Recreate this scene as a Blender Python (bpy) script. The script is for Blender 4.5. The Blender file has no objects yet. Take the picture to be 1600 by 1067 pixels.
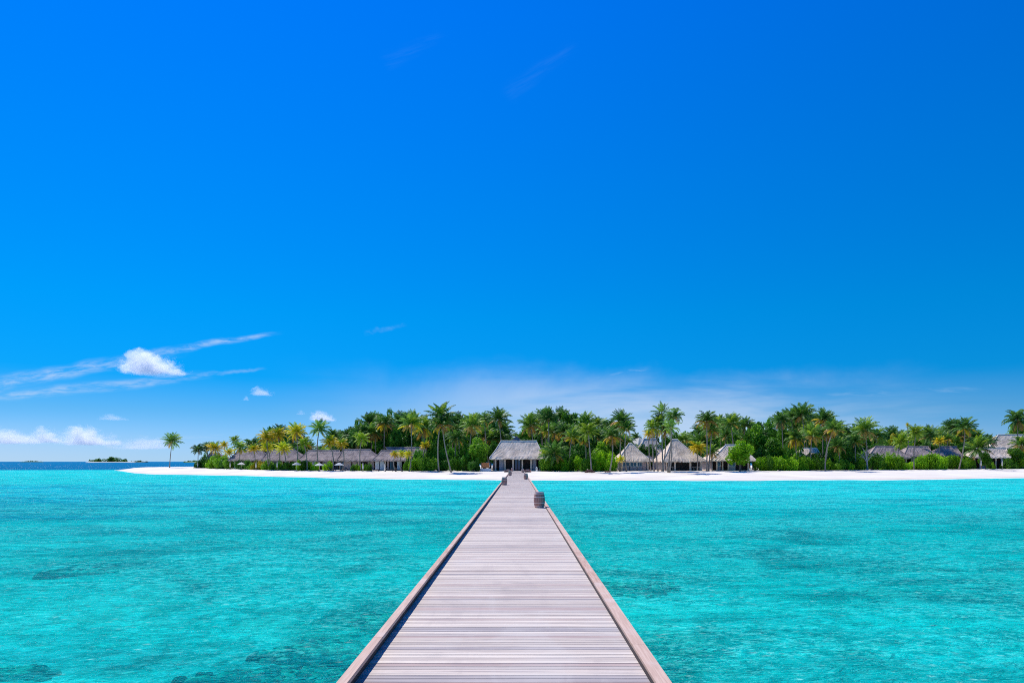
import bpy, math, random
from mathutils import Vector, Matrix
random.seed(7)
R = math.radians
sc = bpy.context.scene
C = sc.collection

# ------------------------------------------------------------------ camera
F = 1067.0            # focal length in photo pixels (1600 px wide)
VX, HY = 809.0, 721.0 # vanishing point / horizon in the photo
CAMZ = 3.4
cam = bpy.data.cameras.new('camera')
camo = bpy.data.objects.new('camera', cam); C.objects.link(camo)
camo.location = (0, 0, CAMZ); camo.rotation_euler = (R(90), 0, 0)
cam.sensor_width = 36; cam.lens = 36*F/1600
cam.shift_x = -(VX-800)/1600; cam.shift_y = (HY-533.5)/1600
cam.clip_start = 0.1; cam.clip_end = 80000
sc.camera = camo

# ------------------------------------------------------------------ node helper
class NT:
    def __init__(s, tree): s.t = tree; s.n = tree.nodes; s.l = tree.links
    def put(s, sock, v):
        if isinstance(v, bpy.types.NodeSocket): s.l.new(v, sock)
        elif v is not None:
            if hasattr(sock.default_value, '__len__') and not hasattr(v, '__len__'): v = (v, v, v)
            if sock.type == 'RGBA' and len(v) == 3: v = (*v, 1)
            sock.default_value = v
    def m(s, op, a, b=None, c=None, clamp=False):
        n = s.n.new('ShaderNodeMath'); n.operation = op; n.use_clamp = clamp
        for i, v in enumerate((a, b, c)):
            if v is not None: s.put(n.inputs[i], v)
        return n.outputs[0]
    def add(s, a, b): return s.m('ADD', a, b)
    def sub(s, a, b): return s.m('SUBTRACT', a, b)
    def mul(s, a, b): return s.m('MULTIPLY', a, b)
    def div(s, a, b): return s.m('DIVIDE', a, b)
    def ss(s, v, lo, hi, o0=0.0, o1=1.0):
        n = s.n.new('ShaderNodeMapRange'); n.interpolation_type = 'SMOOTHSTEP'
        for i, x in enumerate((v, lo, hi, o0, o1)): s.put(n.inputs[i], x)
        return n.outputs[0]
    def noise(s, vec, scale, detail=4, rough=.55, dist=0, typ='FBM'):
        n = s.n.new('ShaderNodeTexNoise'); s.put(n.inputs['Vector'], vec)
        n.inputs['Scale'].default_value = scale; n.inputs['Detail'].default_value = detail
        n.inputs['Roughness'].default_value = rough; n.inputs['Distortion'].default_value = dist
        return n.outputs['Fac']
    def voro(s, vec, scale, feat='F1'):
        n = s.n.new('ShaderNodeTexVoronoi'); n.feature = feat; s.put(n.inputs['Vector'], vec)
        n.inputs['Scale'].default_value = scale
        return n
    def scalev(s, vec, xyz, rot=0, loc=(0, 0, 0)):
        n = s.n.new('ShaderNodeMapping'); s.put(n.inputs['Vector'], vec)
        n.inputs['Scale'].default_value = xyz; n.inputs['Rotation'].default_value = (0, 0, rot)
        n.inputs['Location'].default_value = loc
        return n.outputs[0]
    def sep(s, vec):
        n = s.n.new('ShaderNodeSeparateXYZ'); s.put(n.inputs[0], vec); return n.outputs
    def comb(s, x, y, z=0.0):
        n = s.n.new('ShaderNodeCombineXYZ')
        for i, v in enumerate((x, y, z)): s.put(n.inputs[i], v)
        return n.outputs[0]
    def mix(s, f, a, b, mode='MIX'):
        n = s.n.new('ShaderNodeMix'); n.data_type = 'RGBA'; n.blend_type = mode
        s.put(n.inputs[0], f); s.put(n.inputs[6], a); s.put(n.inputs[7], b)
        return n.outputs[2]
    def ramp(s, f, stops, interp='LINEAR'):
        n = s.n.new('ShaderNodeValToRGB'); s.put(n.inputs[0], f); cr = n.color_ramp; cr.interpolation = interp
        while len(cr.elements) < len(stops): cr.elements.new(.5)
        for e, (p, c) in zip(cr.elements, stops):
            e.position = p; e.color = (*c, 1) if len(c) == 3 else c
        return n.outputs[0]
    def bump(s, h, strength=.5, dist=.1, normal=None):
        n = s.n.new('ShaderNodeBump'); s.put(n.inputs['Height'], h)
        n.inputs['Strength'].default_value = strength; n.inputs['Distance'].default_value = dist
        if normal is not None: s.put(n.inputs['Normal'], normal)
        return n.outputs[0]

# ------------------------------------------------------------------ world: physical sky, deep tropical blue, high thin cirrus
SUN_EL, SUN_AZ = R(54), R(-40)       # azimuth from +Y, negative = to the left
w = bpy.data.worlds.new('World'); sc.world = w; w.use_nodes = True
g = NT(w.node_tree); g.n.clear()
sky = g.n.new('ShaderNodeTexSky'); sky.sky_type = 'NISHITA'; sky.sun_disc = False
sky.sun_elevation = SUN_EL; sky.sun_rotation = SUN_AZ; sky.dust_density = 0.0; sky.air_density = 1.0; sky.ozone_density = 1.0
gm = g.n.new('ShaderNodeGamma'); g.l.new(sky.outputs[0], gm.inputs[0]); gm.inputs[1].default_value = 1.0
tc = g.n.new('ShaderNodeTexCoord')
dx, dy, dz = g.sep(tc.outputs['Generated'])
el = g.m('ARCSINE', dz, clamp=False)
e01 = g.mul(el, 2/math.pi)           # 0 horizon .. 1 zenith
SKYRAMP = [(0.0, (.16, .305, .655)), (0.013, (.150, .295, .626)), (0.042, (.080, .262, .52)), (0.072, (.004, .250, .53)), (0.13, (0, .294, .58)),
           (0.239, (0, .315, .72)), (0.37, (0, .325, .886)), (1.0, (0, .33, 1.0))]
tint = g.ramp(e01, SKYRAMP)
t2 = g.n.new('ShaderNodeVectorMath'); t2.operation = 'SCALE'; t2.inputs[3].default_value = 2.0; g.l.new(tint, t2.inputs[0])
base = g.mix(1.0, gm.outputs[0], t2.outputs[0], 'MULTIPLY')
# cirrus: u,v are tangents of azimuth and elevation about +Y
ys = g.m('MAXIMUM', dy, 0.05)
u = g.div(dx, ys); v = g.div(dz, ys)
def P_uv(px, py): return ((px-VX)/F, (HY-py)/F)
def streak(p0, p1, width0, width1, amp, nscale, seed, bow=0.0):
    (u0, v0), (u1, v1) = P_uv(*p0), P_uv(*p1)
    L = math.hypot(u1-u0, v1-v0); cx_, sx_ = (u1-u0)/L, (v1-v0)/L
    du = g.sub(u, u0); dv = g.sub(v, v0)
    s_ = g.div(g.add(g.mul(du, cx_), g.mul(dv, sx_)), L)        # along 0..1
    t_ = g.sub(g.mul(dv, cx_), g.mul(du, sx_))                  # across
    t_ = g.sub(t_, g.mul(g.mul(s_, g.sub(1.0, s_)), bow))
    wv = g.comb(g.mul(s_, nscale), g.add(g.mul(t_, 150.0), g.mul(s_, 3.0)), seed)
    n1 = g.noise(wv, 1.0, 7, .66, .35)
    n0 = g.noise(g.comb(g.mul(s_, 5.0), seed, 0.0), 1.0, 2, .5)
    wid = g.add(width0, g.mul(s_, width1-width0))
    tt = g.add(t_, g.mul(g.sub(n0, .5), 0.010))
    a = g.ss(g.div(g.m('ABSOLUTE', tt), wid), 1.0, 0.0)
    ends = g.mul(g.ss(s_, -.05, .10), g.ss(s_, 1.0, .75))
    return g.mul(g.mul(g.mul(a, g.ss(n1, .30, .78)), ends), amp)
cl = streak((-60, 612), (300, 548), .016, .012, .62, 9, 1.3, .01)
def acc(c): 
    global cl
    cl = g.m('MAXIMUM', cl, c)
acc(streak((225, 556), (446, 519), .0095, .004, .62, 7, 4.1, .008))
acc(streak((-60, 622), (345, 584), .012, .010, .55, 9, 2.3, -.01))
acc(streak((290, 590), (420, 574), .006, .003, .30, 5, 7.7))
acc(streak((790, 150), (905, 65), .022, .012, .035, 2, 3.3))
acc(streak((600, 100), (700, 50), .022, .010, .03, 2, 5.1))
acc(streak((570, 520), (640, 508), .006, .004, .10, 4, 6.6))
acc(streak((870, 606), (1030, 572), .012, .006, .30, 5, 9.1))
acc(streak((1280, 618), (1560, 606), .014, .008, .16, 6, 11.0))
# broad veil right of the middle
hn = g.noise(g.comb(g.mul(u, 2.2), g.mul(v, 16.0), 3.0), 1.0, 5, .6, .4)
vt = g.noise(g.comb(g.mul(u, 3.5), g.mul(v, 5.0), 5.0), 1.0, 6, .6, .3)
vv = g.add(v, g.mul(g.sub(vt, .5), .10))
veil = g.mul(g.ss(vv, .150, .070), g.mul(g.ss(u, -.40, .15), g.ss(u, .80, .20)))
veil = g.mul(veil, g.ss(hn, .30, .60, .15, 1.0))
vein = g.mul(veil, .62)
hz = g.mul(g.ss(v, .08, .0), g.mul(g.ss(u, -.2, -.9), .30))
acc(vein); acc(hz)
wisps = g.noise(g.comb(g.mul(u, 5.0), g.mul(v, 34.0), 8.0), 1.0, 7, .65, .5)
low = g.mul(g.mul(g.ss(v, .075, .02), g.ss(u, .1, -.45)), g.mul(g.ss(wisps, .50, .72), .5))
acc(low)
skyc = g.mix(cl, base, g.mix(g.ss(v, .12, .35), (.66, .76, .93), (.30, .62, 1.0)))
bg = g.n.new('ShaderNodeBackground'); g.l.new(skyc, bg.inputs[0]); bg.inputs[1].default_value = 1.0
wo = g.n.new('ShaderNodeOutputWorld'); g.l.new(bg.outputs[0], wo.inputs[0])
SKY_STRENGTH = 0.1
# Nishita is scaled before the gamma so that the usual 0.1 strength applies
sm = g.n.new('ShaderNodeVectorMath'); sm.operation = 'SCALE'; sm.inputs[3].default_value = SKY_STRENGTH
g.l.new(sky.outputs[0], sm.inputs[0]); g.l.new(sm.outputs[0], gm.inputs[0])

sl = bpy.data.lights.new('sun', 'SUN'); sl.energy = 5.0; sl.angle = R(0.5); sl.color = (1, .965, .90)
so = bpy.data.objects.new('sun', sl); C.objects.link(so)
sd = Vector((math.sin(SUN_AZ)*math.cos(SUN_EL), math.cos(SUN_AZ)*math.cos(SUN_EL), math.sin(SUN_EL)))
so.rotation_euler = sd.to_track_quat('Z', 'Y').to_euler(); so.location = (-60, 80, 150)

sc.view_settings.view_transform = 'Standard'; sc.view_settings.look = 'None'
sc.view_settings.exposure = 0; sc.view_settings.gamma = 1
sc.render.engine = 'CYCLES'
cy = sc.cycles
cy.max_bounces = 8; cy.diffuse_bounces = 3; cy.glossy_bounces = 3; cy.transmission_bounces = 4
cy.transparent_max_bounces = 8; cy.volume_bounces = 10; cy.volume_step_rate = .5
cy.caustics_reflective = False; cy.caustics_refractive = False
cy.sample_clamp_direct = 3; cy.sample_clamp_indirect = 2; cy.use_denoising = False; cy.filter_width = 1.0

# ------------------------------------------------------------------ object helpers
def interp(x, pts):
    if x <= pts[0][0]: return pts[0][1]
    for (a, b), (c, d) in zip(pts, pts[1:]):
        if x <= c: return b + (d-b)*(x-a)/(c-a)
    return pts[-1][1]
def at(px, py, D): return Vector(((px-VX)*D/F, D, CAMZ-(py-HY)*D/F))
def mesh(name, vs, fs, mats, mi=None, smooth=False):
    me = bpy.data.meshes.new(name); me.from_pydata([tuple(v) for v in vs], [], fs); me.validate()
    for m_ in (mats if isinstance(mats, (list, tuple)) else [mats]): me.materials.append(m_)
    if mi is not None and len(mi) == len(me.polygons): me.polygons.foreach_set('material_index', mi)
    if smooth: me.polygons.foreach_set('use_smooth', [True]*len(me.polygons))
    me.update(); return me
def link(name, me, parent=None, loc=None):
    o = bpy.data.objects.new(name, me); C.objects.link(o)
    if parent: o.parent = parent
    if loc is not None: o.location = loc
    return o
def tag(o, label, cat, group=None, kind=None):
    if label: o['label'] = label
    if cat: o['category'] = cat
    if group: o['group'] = group
    if kind: o['kind'] = kind
    return o
def empty(name, loc, label, cat, group=None, rz=0):
    o = bpy.data.objects.new(name, None); C.objects.link(o); o.location = loc; o.rotation_euler = (0, 0, rz)
    return tag(o, label, cat, group)
class MB:
    def __init__(s): s.v = []; s.f = []; s.mi = []
    def quad(s, a, b, c, d, mi=0):
        i = len(s.v); s.v += [a, b, c, d]; s.f.append((i, i+1, i+2, i+3)); s.mi.append(mi)
    def tri(s, a, b, c, mi=0):
        i = len(s.v); s.v += [a, b, c]; s.f.append((i, i+1, i+2)); s.mi.append(mi)
    def box(s, x0, x1, y0, y1, z0, z1, mi=0):
        i = len(s.v)
        s.v += [(x, y, z) for z in (z0, z1) for y in (y0, y1) for x in (x0, x1)]
        for q in ((0, 2, 3, 1), (4, 5, 7, 6), (0, 1, 5, 4), (1, 3, 7, 5), (3, 2, 6, 7), (2, 0, 4, 6)):
            s.f.append(tuple(i+k for k in q)); s.mi.append(mi)
    def tube(s, pts, rad, n=6, mi=0, cap=True):
        rings = []
        for k, p in enumerate(pts):
            p = Vector(p)
            d = (Vector(pts[min(k+1, len(pts)-1)])-Vector(pts[max(k-1, 0)]))
            d = d.normalized() if d.length else Vector((0, 0, 1))
            a = d.cross(Vector((0, 1, 0)) if abs(d.y) < .9 else Vector((1, 0, 0))).normalized(); b = d.cross(a)
            r = rad[k] if hasattr(rad, '__len__') else rad
            i = len(s.v)
            s.v += [tuple(p + a*r*math.cos(t*2*math.pi/n) + b*r*math.sin(t*2*math.pi/n)) for t in range(n)]
            rings.append(i)
        for i, j in zip(rings, rings[1:]):
            for t in range(n):
                s.f.append((i+t, i+(t+1) % n, j+(t+1) % n, j+t)); s.mi.append(mi)
        if cap:
            s.f.append(tuple(rings[0]+t for t in range(n))[::-1]); s.mi.append(mi)
            s.f.append(tuple(rings[-1]+t for t in range(n))); s.mi.append(mi)
    def lathe(s, prof, n=20, mi=0, cx=0, cy=0):
        rings = []
        for r, z in prof:
            rings.append(len(s.v))
            s.v += [(cx+r*math.cos(t*2*math.pi/n), cy+r*math.sin(t*2*math.pi/n), z) for t in range(n)]
        for i, j in zip(rings, rings[1:]):
            for t in range(n):
                s.f.append((i+t, i+(t+1) % n, j+(t+1) % n, j+t)); s.mi.append(mi)
        s.f.append(tuple(rings[0]+t for t in range(n))[::-1]); s.mi.append(mi)
        s.f.append(tuple(rings[-1]+t for t in range(n))); s.mi.append(mi)
    def build(s, name, mats, parent=None, smooth=False, loc=None):
        return link(name, mesh(name, s.v, s.f, mats, s.mi, smooth), parent, loc)

# ------------------------------------------------------------------ materials
def mat(name):
    m_ = bpy.data.materials.new(name); m_.use_nodes = True
    t = NT(m_.node_tree); t.n.clear()
    out = t.n.new('ShaderNodeOutputMaterial'); return m_, t, out
def principled(t, out, col, rough=.7, normal=None, spec=.3, metal=0):
    p = t.n.new('ShaderNodeBsdfPrincipled'); t.put(p.inputs['Base Color'], col); t.put(p.inputs['Roughness'], rough)
    p.inputs['Specular IOR Level'].default_value = spec; p.inputs['Metallic'].default_value = metal
    if normal is not None: t.l.new(normal, p.inputs['Normal'])
    if out: t.l.new(p.outputs[0], out.inputs[0])
    return p
def objc(t): return t.n.new('ShaderNodeTexCoord').outputs['Object']
def posn(t): return t.n.new('ShaderNodeNewGeometry').outputs['Position']
def simple(name, col, rough=.7, var=.15, scale=3.0, spec=.3, bumpd=0):
    m_, t, out = mat(name); c = objc(t); n = t.noise(c, scale, 5, .6)
    dark = tuple(x*(1-var) for x in col); lite = tuple(min(1, x*(1+var)) for x in col)
    cc = t.mix(t.ss(n, .3, .7), dark, lite)
    principled(t, out, cc, rough, t.bump(n, .4, bumpd) if bumpd else None, spec); return m_
def leafmat(name, c1, c2, c3=None, trans=.35, rough=.5):
    m_, t, out = mat(name)
    gi = t.n.new('ShaderNodeNewGeometry'); oi = t.n.new('ShaderNodeObjectInfo')
    col = t.mix(gi.outputs['Random Per Island'], c1, c2)
    if c3: col = t.mix(t.mul(t.ss(oi.outputs['Random'], .35, 1.0), .75), col, c3)
    hsv = t.n.new('ShaderNodeHueSaturation'); t.l.new(col, hsv.inputs['Color'])
    t.put(hsv.inputs['Value'], t.add(.78, t.mul(oi.outputs['Random'], .45)))
    p = principled(t, None, hsv.outputs[0], rough, None, .25)
    tr = t.n.new('ShaderNodeBsdfTranslucent'); t.l.new(hsv.outputs[0], tr.inputs[0])
    mx = t.n.new('ShaderNodeMixShader'); mx.inputs[0].default_value = trans
    t.l.new(p.outputs[0], mx.inputs[1]); t.l.new(tr.outputs[0], mx.inputs[2]); t.l.new(mx.outputs[0], out.inputs[0])
    return m_
M = {}
M['palm_green'] = leafmat('palm_green', (.045, .16, .018), (.20, .38, .04), (.25, .40, .045))
M['palm_dark'] = leafmat('palm_dark', (.024, .11, .02), (.10, .25, .036), (.12, .27, .035))
M['palm_lime'] = leafmat('palm_lime', (.16, .34, .015), (.40, .52, .03), (.34, .46, .03))
M['palm_yellow'] = leafmat('palm_yellow', (.60, .50, .012), (.85, .60, .02), (.60, .62, .02))
M['palm_brown'] = leafmat('palm_brown', (.34, .20, .04), (.58, .32, .07), (.50, .36, .08), .3)
M['rachis'] = leafmat('rachis', (.30, .30, .10), (.42, .38, .14), None, .1)
M['leaf_dark'] = leafmat('leaf_dark', (.022, .12, .012), (.10, .30, .025), (.12, .33, .025), .45)
M['leaf_mid'] = leafmat('leaf_mid', (.035, .16, .008), (.17, .40, .018), (.22, .42, .02), .45)
M['leaf_bright'] = leafmat('leaf_bright', (.09, .30, .006), (.36, .64, .015), (.42, .66, .02), .5)
M['leaf_yellow'] = leafmat('leaf_yellow', (.20, .28, .01), (.60, .42, .02), (.42, .40, .02), .4)

def bark(name, col):
    m_, t, out = mat(name); c = objc(t)
    x, y, z = t.sep(c)
    rings = t.ss(t.m('FRACT', t.mul(z, 4.0)), .0, .35)
    n = t.noise(c, 3.0, 5, .6)
    cc = t.mix(t.ss(n, .3, .7), tuple(k*.65 for k in col), col)
    cc = t.mix(t.mul(t.sub(1, rings), .45), cc, tuple(k*.35 for k in col))
    principled(t, out, cc, .85, t.bump(rings, .6, .03), .15); return m_
M['trunk'] = bark('palm_trunk_bark', (.36, .31, .26))
M['bark'] = simple('tree_bark', (.16, .12, .09), .9, .4, 2.0)
M['deadwood'] = simple('bleached_wood', (.42, .38, .34), .9, .3, 2.0)
M['driftwood'] = simple('driftwood', (.13, .06, .05), .9, .4, 3.0)

def thatch(name, c1, c2):
    m_, t, out = mat(name); c = objc(t)
    n1 = t.noise(t.scalev(c, (9, 9, 1.2)), 1.0, 6, .65)
    n2 = t.noise(c, .55, 4, .6); n3 = t.noise(c, 3.2, 3, .6)
    z = t.sep(c)[2]
    rows = t.m('FRACT', t.add(t.mul(z, 2.2), t.mul(n3, .5)))
    f = t.add(t.mul(n1, .5), t.add(t.mul(n2, .35), t.mul(n3, .15)))
    cc = t.mix(t.ss(f, .40, .57), c1, c2)
    cc = t.mix(t.mul(t.ss(rows, .25, 0.0), .35), cc, tuple(k*.5 for k in c1))
    principled(t, out, cc, .95, t.bump(t.add(n1, rows), .7, .12), .1); return m_
M['thatch'] = thatch('thatch_light', (.46, .37, .29), (.92, .75, .59))
M['thatch_old'] = thatch('thatch_weathered', (.16, .13, .125), (.46, .37, .34))
M['thatch_ridge'] = simple('thatch_ridge', (.62, .58, .55), .9, .2, 2.0)
M['plaster'] = simple('pinkish_plaster', (.55, .42, .40), .8, .1, 1.0)
M['white'] = simple('white_paint', (.8, .79, .77), .6, .06, 1.0)
M['grey_wall'] = simple('grey_wall', (.34, .33, .36), .8, .12, 1.5)
M['column'] = simple('column_wood', (.68, .52, .39), .7, .15, 2.0)
M['dark_wood'] = simple('dark_wood', (.045, .032, .03), .7, .3, 2.0)
M['brown_wood'] = simple('brown_wood', (.20, .11, .075), .7, .3, 3.0)
M['orange_board'] = simple('orange_timber', (.55, .20, .07), .6, .25, 3.0)
M['cushion'] = simple('charcoal_cushion', (.06, .06, .07), .9, .2, 3.0)
M['terracotta'] = simple('terracotta', (.36, .19, .15), .8, .2, 2.0)
m_, t, out = mat('parasol_cloth'); df = t.n.new('ShaderNodeBsdfDiffuse'); t.put(df.inputs[0], (.85, .83, .78)); tl = t.n.new('ShaderNodeBsdfTranslucent'); t.put(tl.inputs[0], (.85, .83, .78))
mx = t.n.new('ShaderNodeMixShader'); mx.inputs[0].default_value = .45; t.l.new(df.outputs[0], mx.inputs[1]); t.l.new(tl.outputs[0], mx.inputs[2]); t.l.new(mx.outputs[0], out.inputs[0]); M['cloth'] = m_
M['curtain'] = simple('white_curtain', (.66, .70, .74), .8, .15, 2.5)
m_, t, out = mat('blue_glass'); principled(t, out, (.03, .05, .12), .12, None, .6); M['glass'] = m_

# sand
m_, t, out = mat('white_sand'); c = posn(t)
n1 = t.noise(c, .10, 5, .6); n2 = t.noise(c, 1.6, 5, .65); n3 = t.noise(t.scalev(c, (.05, .3, 1)), 1.0, 4, .6)
z = t.sep(c)[2]
sand = t.mix(t.ss(n1, .35, .65), (.71, .64, .535), (.81, .75, .66))
sand = t.mix(t.mul(t.ss(n2, .56, .74), .22), sand, (.60, .53, .45))
wet = t.ss(t.add(z, t.mul(n3, .16)), .36, .10)
sand = t.mix(t.mul(wet, .85), sand, (.58, .46, .36))
sand = t.mix(t.mul(t.ss(t.add(z, t.mul(n2, .05)), .10, .06), .85), sand, (.88, .86, .80))
principled(t, out, sand, .9, t.bump(n2, .3, .05), .2); M['sand'] = m_

# seabed
m_, t, out = mat('seabed_sand'); c = posn(t)
x, y, z = t.sep(c)
warp = t.noise(c, .5, 3, .6)
n1 = t.noise(c, .085, 4, .6, .5)        # big coral flats
n2 = t.noise(t.scalev(c, (1, 1, 1)), 1.1, 6, .7, .6)
vn = t.voro(c, 1.9)
rocks = t.ss(vn.outputs['Distance'], .12, .42)
near = t.ss(y, 26.0, 9.0)
coral = t.ss(t.add(n1, t.mul(near, .08)), .50, .60)
n5 = t.noise(c, 3.2, 5, .7, .9); n6 = t.noise(t.scalev(c, (.6, 1.0, 1)), .55, 5, .65, 1.0)
sandc = t.mix(t.ss(n2, .40, .60), (.42, .50, .44), (.95, .95, .88))
sandc = t.mix(t.mul(t.ss(n5, .54, .66), .75), sandc, (.16, .26, .24))
sandc = t.mix(t.mul(t.ss(n6, .52, .66), .65), sandc, (.20, .34, .30))
sandc = t.mix(t.mul(t.ss(n5, .44, .34), .8), sandc, (1.0, 1.0, .95))
rockc = t.mix(t.ss(n2, .42, .58), (.03, .07, .06), (.50, .50, .40))
rockc = t.mix(t.mul(rocks, .8), rockc, (.07, .10, .08))
rockc = t.mix(t.mul(t.ss(n5, .56, .66), .8), rockc, (.75, .72, .6))
cc = t.mix(t.mul(coral, .85), sandc, rockc)
principled(t, out, cc, .9, t.bump(n2, .6, .2), .1); M['seabed'] = m_
M['coral_pale'] = simple('pale_coral', (.42, .44, .32), .9, .6, 5.0, .1, .2)
M['coral'] = simple('coral_rock', (.06, .07, .05), .9, .9, 5.0, .1, .2)

# water
m_, t, out = mat('lagoon_water'); c = posn(t)
x, y, z = t.sep(c)
wob = t.noise(t.scalev(c, (.02, .012, 1)), 1.0, 4, .6)
edge = t.ss(t.add(y, t.mul(t.sub(wob, .5), 60.0)), 250.0, 306.0)         # reef edge -> open ocean
near = t.ss(y, 60.0, 10.0)
shal = t.ss(y, 60.0, 120.0)
teal = (0.0, .72, .65); turq = (0.0, .74, .68); cyan = (0.0, .64, .58)
body = t.mix(near, turq, teal)
body = t.mix(t.mul(shal, .9), body, cyan)
# deeper basin to the left
bx = t.div(t.add(x, 62.0), 50.0); by = t.div(t.sub(y, 62.0), 46.0)
rr = t.m('SQRT', t.add(t.mul(bx, bx), t.mul(by, by)))
bn = t.noise(t.scalev(c, (.03, .11, 1)), 1.0, 6, .68, .6)
basin = t.mul(t.ss(t.add(rr, t.mul(t.sub(bn, .5), 2.4)), 1.25, .45), .92)
body = t.mix(basin, body, (0.0, .32, .52))
# wide soft streaks, then ever finer wavelets with ripple light and dark painted in; every layer has its own stretch and turn
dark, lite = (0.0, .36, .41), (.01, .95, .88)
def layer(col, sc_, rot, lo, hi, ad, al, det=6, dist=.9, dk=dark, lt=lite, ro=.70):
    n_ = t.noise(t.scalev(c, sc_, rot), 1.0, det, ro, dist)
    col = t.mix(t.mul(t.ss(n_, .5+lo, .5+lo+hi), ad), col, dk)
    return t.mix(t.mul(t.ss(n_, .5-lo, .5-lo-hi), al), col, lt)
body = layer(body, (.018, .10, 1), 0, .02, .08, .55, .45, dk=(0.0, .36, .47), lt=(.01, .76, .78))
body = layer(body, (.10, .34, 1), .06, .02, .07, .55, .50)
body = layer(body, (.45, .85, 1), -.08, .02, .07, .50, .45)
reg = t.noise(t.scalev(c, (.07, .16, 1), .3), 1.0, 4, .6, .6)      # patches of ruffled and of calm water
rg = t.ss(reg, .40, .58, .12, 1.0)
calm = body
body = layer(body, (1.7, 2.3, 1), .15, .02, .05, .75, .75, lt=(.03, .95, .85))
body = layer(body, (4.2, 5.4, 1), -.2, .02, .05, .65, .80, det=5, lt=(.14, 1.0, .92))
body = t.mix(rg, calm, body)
sandp = t.noise(t.scalev(c, (.16, .24, 1), .5, (9, 4, 0)), 1.0, 6, .66, 1.2)      # pale sand tongues and darker weed beds
body = t.mix(t.mul(t.ss(sandp, .53, .62), .50), body, (.03, .92, .80))
body = t.mix(t.mul(t.ss(sandp, .455, .385), .55), body, (0.0, .34, .38))
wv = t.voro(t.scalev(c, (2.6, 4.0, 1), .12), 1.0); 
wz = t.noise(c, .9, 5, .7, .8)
light_fleck = t.mul(t.ss(wv.outputs['Distance'], .26, .06), t.ss(wz, .47, .57))  # caustic light flecks, painted into the water colour as pale spots
body = t.mix(t.mul(light_fleck, .85), body, (.42, 1.0, .90))
ocean = t.mix(t.ss(t.noise(t.scalev(c, (.002, .012, 1)), 1.0, 6, .7), .40, .60), (0.0, .10, .25), (0.0, .16, .36))
body = t.mix(edge, body, ocean)
h1 = t.noise(t.scalev(c, (.9, 2.2, 1), .25), 1.0, 4, .65, 1.0); h1 = t.sub(1.0, t.m('ABSOLUTE', t.mul(t.sub(h1, .5), 3.0)))
h2 = t.noise(t.scalev(c, (3.2, 7.0, 1), -.3), 1.0, 4, .65, .8)
h2 = t.sub(1.0, t.m('ABSOLUTE', t.mul(t.sub(h2, .5), 3.0)))
h3 = t.noise(t.scalev(c, (.22, .5, 1), .1), 1.0, 3, .6)
hh = t.add(t.mul(h1, .16), t.add(t.mul(h2, .065), t.mul(h3, .5)))
nrm = t.bump(hh, 1.0, 1.0)
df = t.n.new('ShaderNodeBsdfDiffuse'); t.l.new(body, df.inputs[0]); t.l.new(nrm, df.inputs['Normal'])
tr = t.n.new('ShaderNodeBsdfTransparent'); t.put(tr.inputs[0], (.10, .96, .92))
m2 = t.n.new('ShaderNodeMixShader'); t.put(m2.inputs[0], t.add(.46, t.mul(t.ss(y, 9.0, 80.0), .47)))
t.l.new(tr.outputs[0], m2.inputs[1]); t.l.new(df.outputs[0], m2.inputs[2])
gl = t.n.new('ShaderNodeBsdfGlossy'); gl.inputs['Roughness'].default_value = .10; t.l.new(nrm, gl.inputs['Normal'])
fr = t.n.new('ShaderNodeFresnel'); fr.inputs['IOR'].default_value = 1.2; t.l.new(nrm, fr.inputs['Normal'])
m3 = t.n.new('ShaderNodeMixShader'); t.put(m3.inputs[0], t.m('MINIMUM', fr.outputs[0], .05))
t.l.new(m2.outputs[0], m3.inputs[1]); t.l.new(gl.outputs[0], m3.inputs[2]); t.l.new(m3.outputs[0], out.inputs[0])
M['water'] = m_

# deck boards
m_, t, out = mat('weathered_deck_boards'); c = posn(t)
gi = t.n.new('ShaderNodeNewGeometry')
rp = gi.outputs['Random Per Island']
off = t.comb(t.mul(rp, 37.0), t.mul(rp, 91.0), 0.0)
vm = t.n.new('ShaderNodeVectorMath'); vm.operation = 'ADD'; t.l.new(c, vm.inputs[0]); t.l.new(off, vm.inputs[1])
gr = t.noise(t.scalev(vm.outputs[0], (.7, 42, 42)), 1.0, 5, .62, .25)
st = t.noise(t.scalev(vm.outputs[0], (.5, 5, 5)), 1.0, 3, .5)
cc = t.mix(rp, (.52, .43, .36), (.76, .645, .53))
cc = t.mix(t.mul(t.ss(t.m('FRACT', t.mul(rp, 7.31)), .76, .96), .8), cc, (.44, .31, .27))
cc = t.mix(t.mul(t.ss(t.m('FRACT', t.mul(rp, 13.7)), .78, .95), .7), cc, (.29, .26, .27))
cc = t.mix(t.mul(t.ss(gr, .50, .66), .65), cc, (.20, .17, .18))
cc = t.mix(t.mul(t.ss(gr, .48, .30), .40), cc, (.72, .66, .62))
cc = t.mix(t.mul(t.ss(st, .55, .75), .30), cc, (.36, .28, .27))
wr = t.noise(t.scalev(c, (1.1, .45, 1)), 1.0, 6, .68, .6)
cc = t.mix(t.mul(t.ss(wr, .50, .68), .22), cc, (.66, .62, .56))
cc = t.mix(t.mul(t.ss(wr, .48, .34), .22), cc, (.33, .27, .25))
principled(t, out, cc, .75, t.bump(gr, .35, .006), .25); M['deck'] = m_
m_, t, out = mat('kerb_timber'); c = posn(t)
rp = t.n.new('ShaderNodeNewGeometry').outputs['Random Per Island']
off = t.comb(t.mul(rp, 37.0), t.mul(rp, 91.0), 0.0)
vm = t.n.new('ShaderNodeVectorMath'); vm.operation = 'ADD'; t.l.new(c, vm.inputs[0]); t.l.new(off, vm.inputs[1])
gr = t.noise(t.scalev(vm.outputs[0], (40, 1.6, 40)), 1.0, 6, .65, .5)
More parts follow.
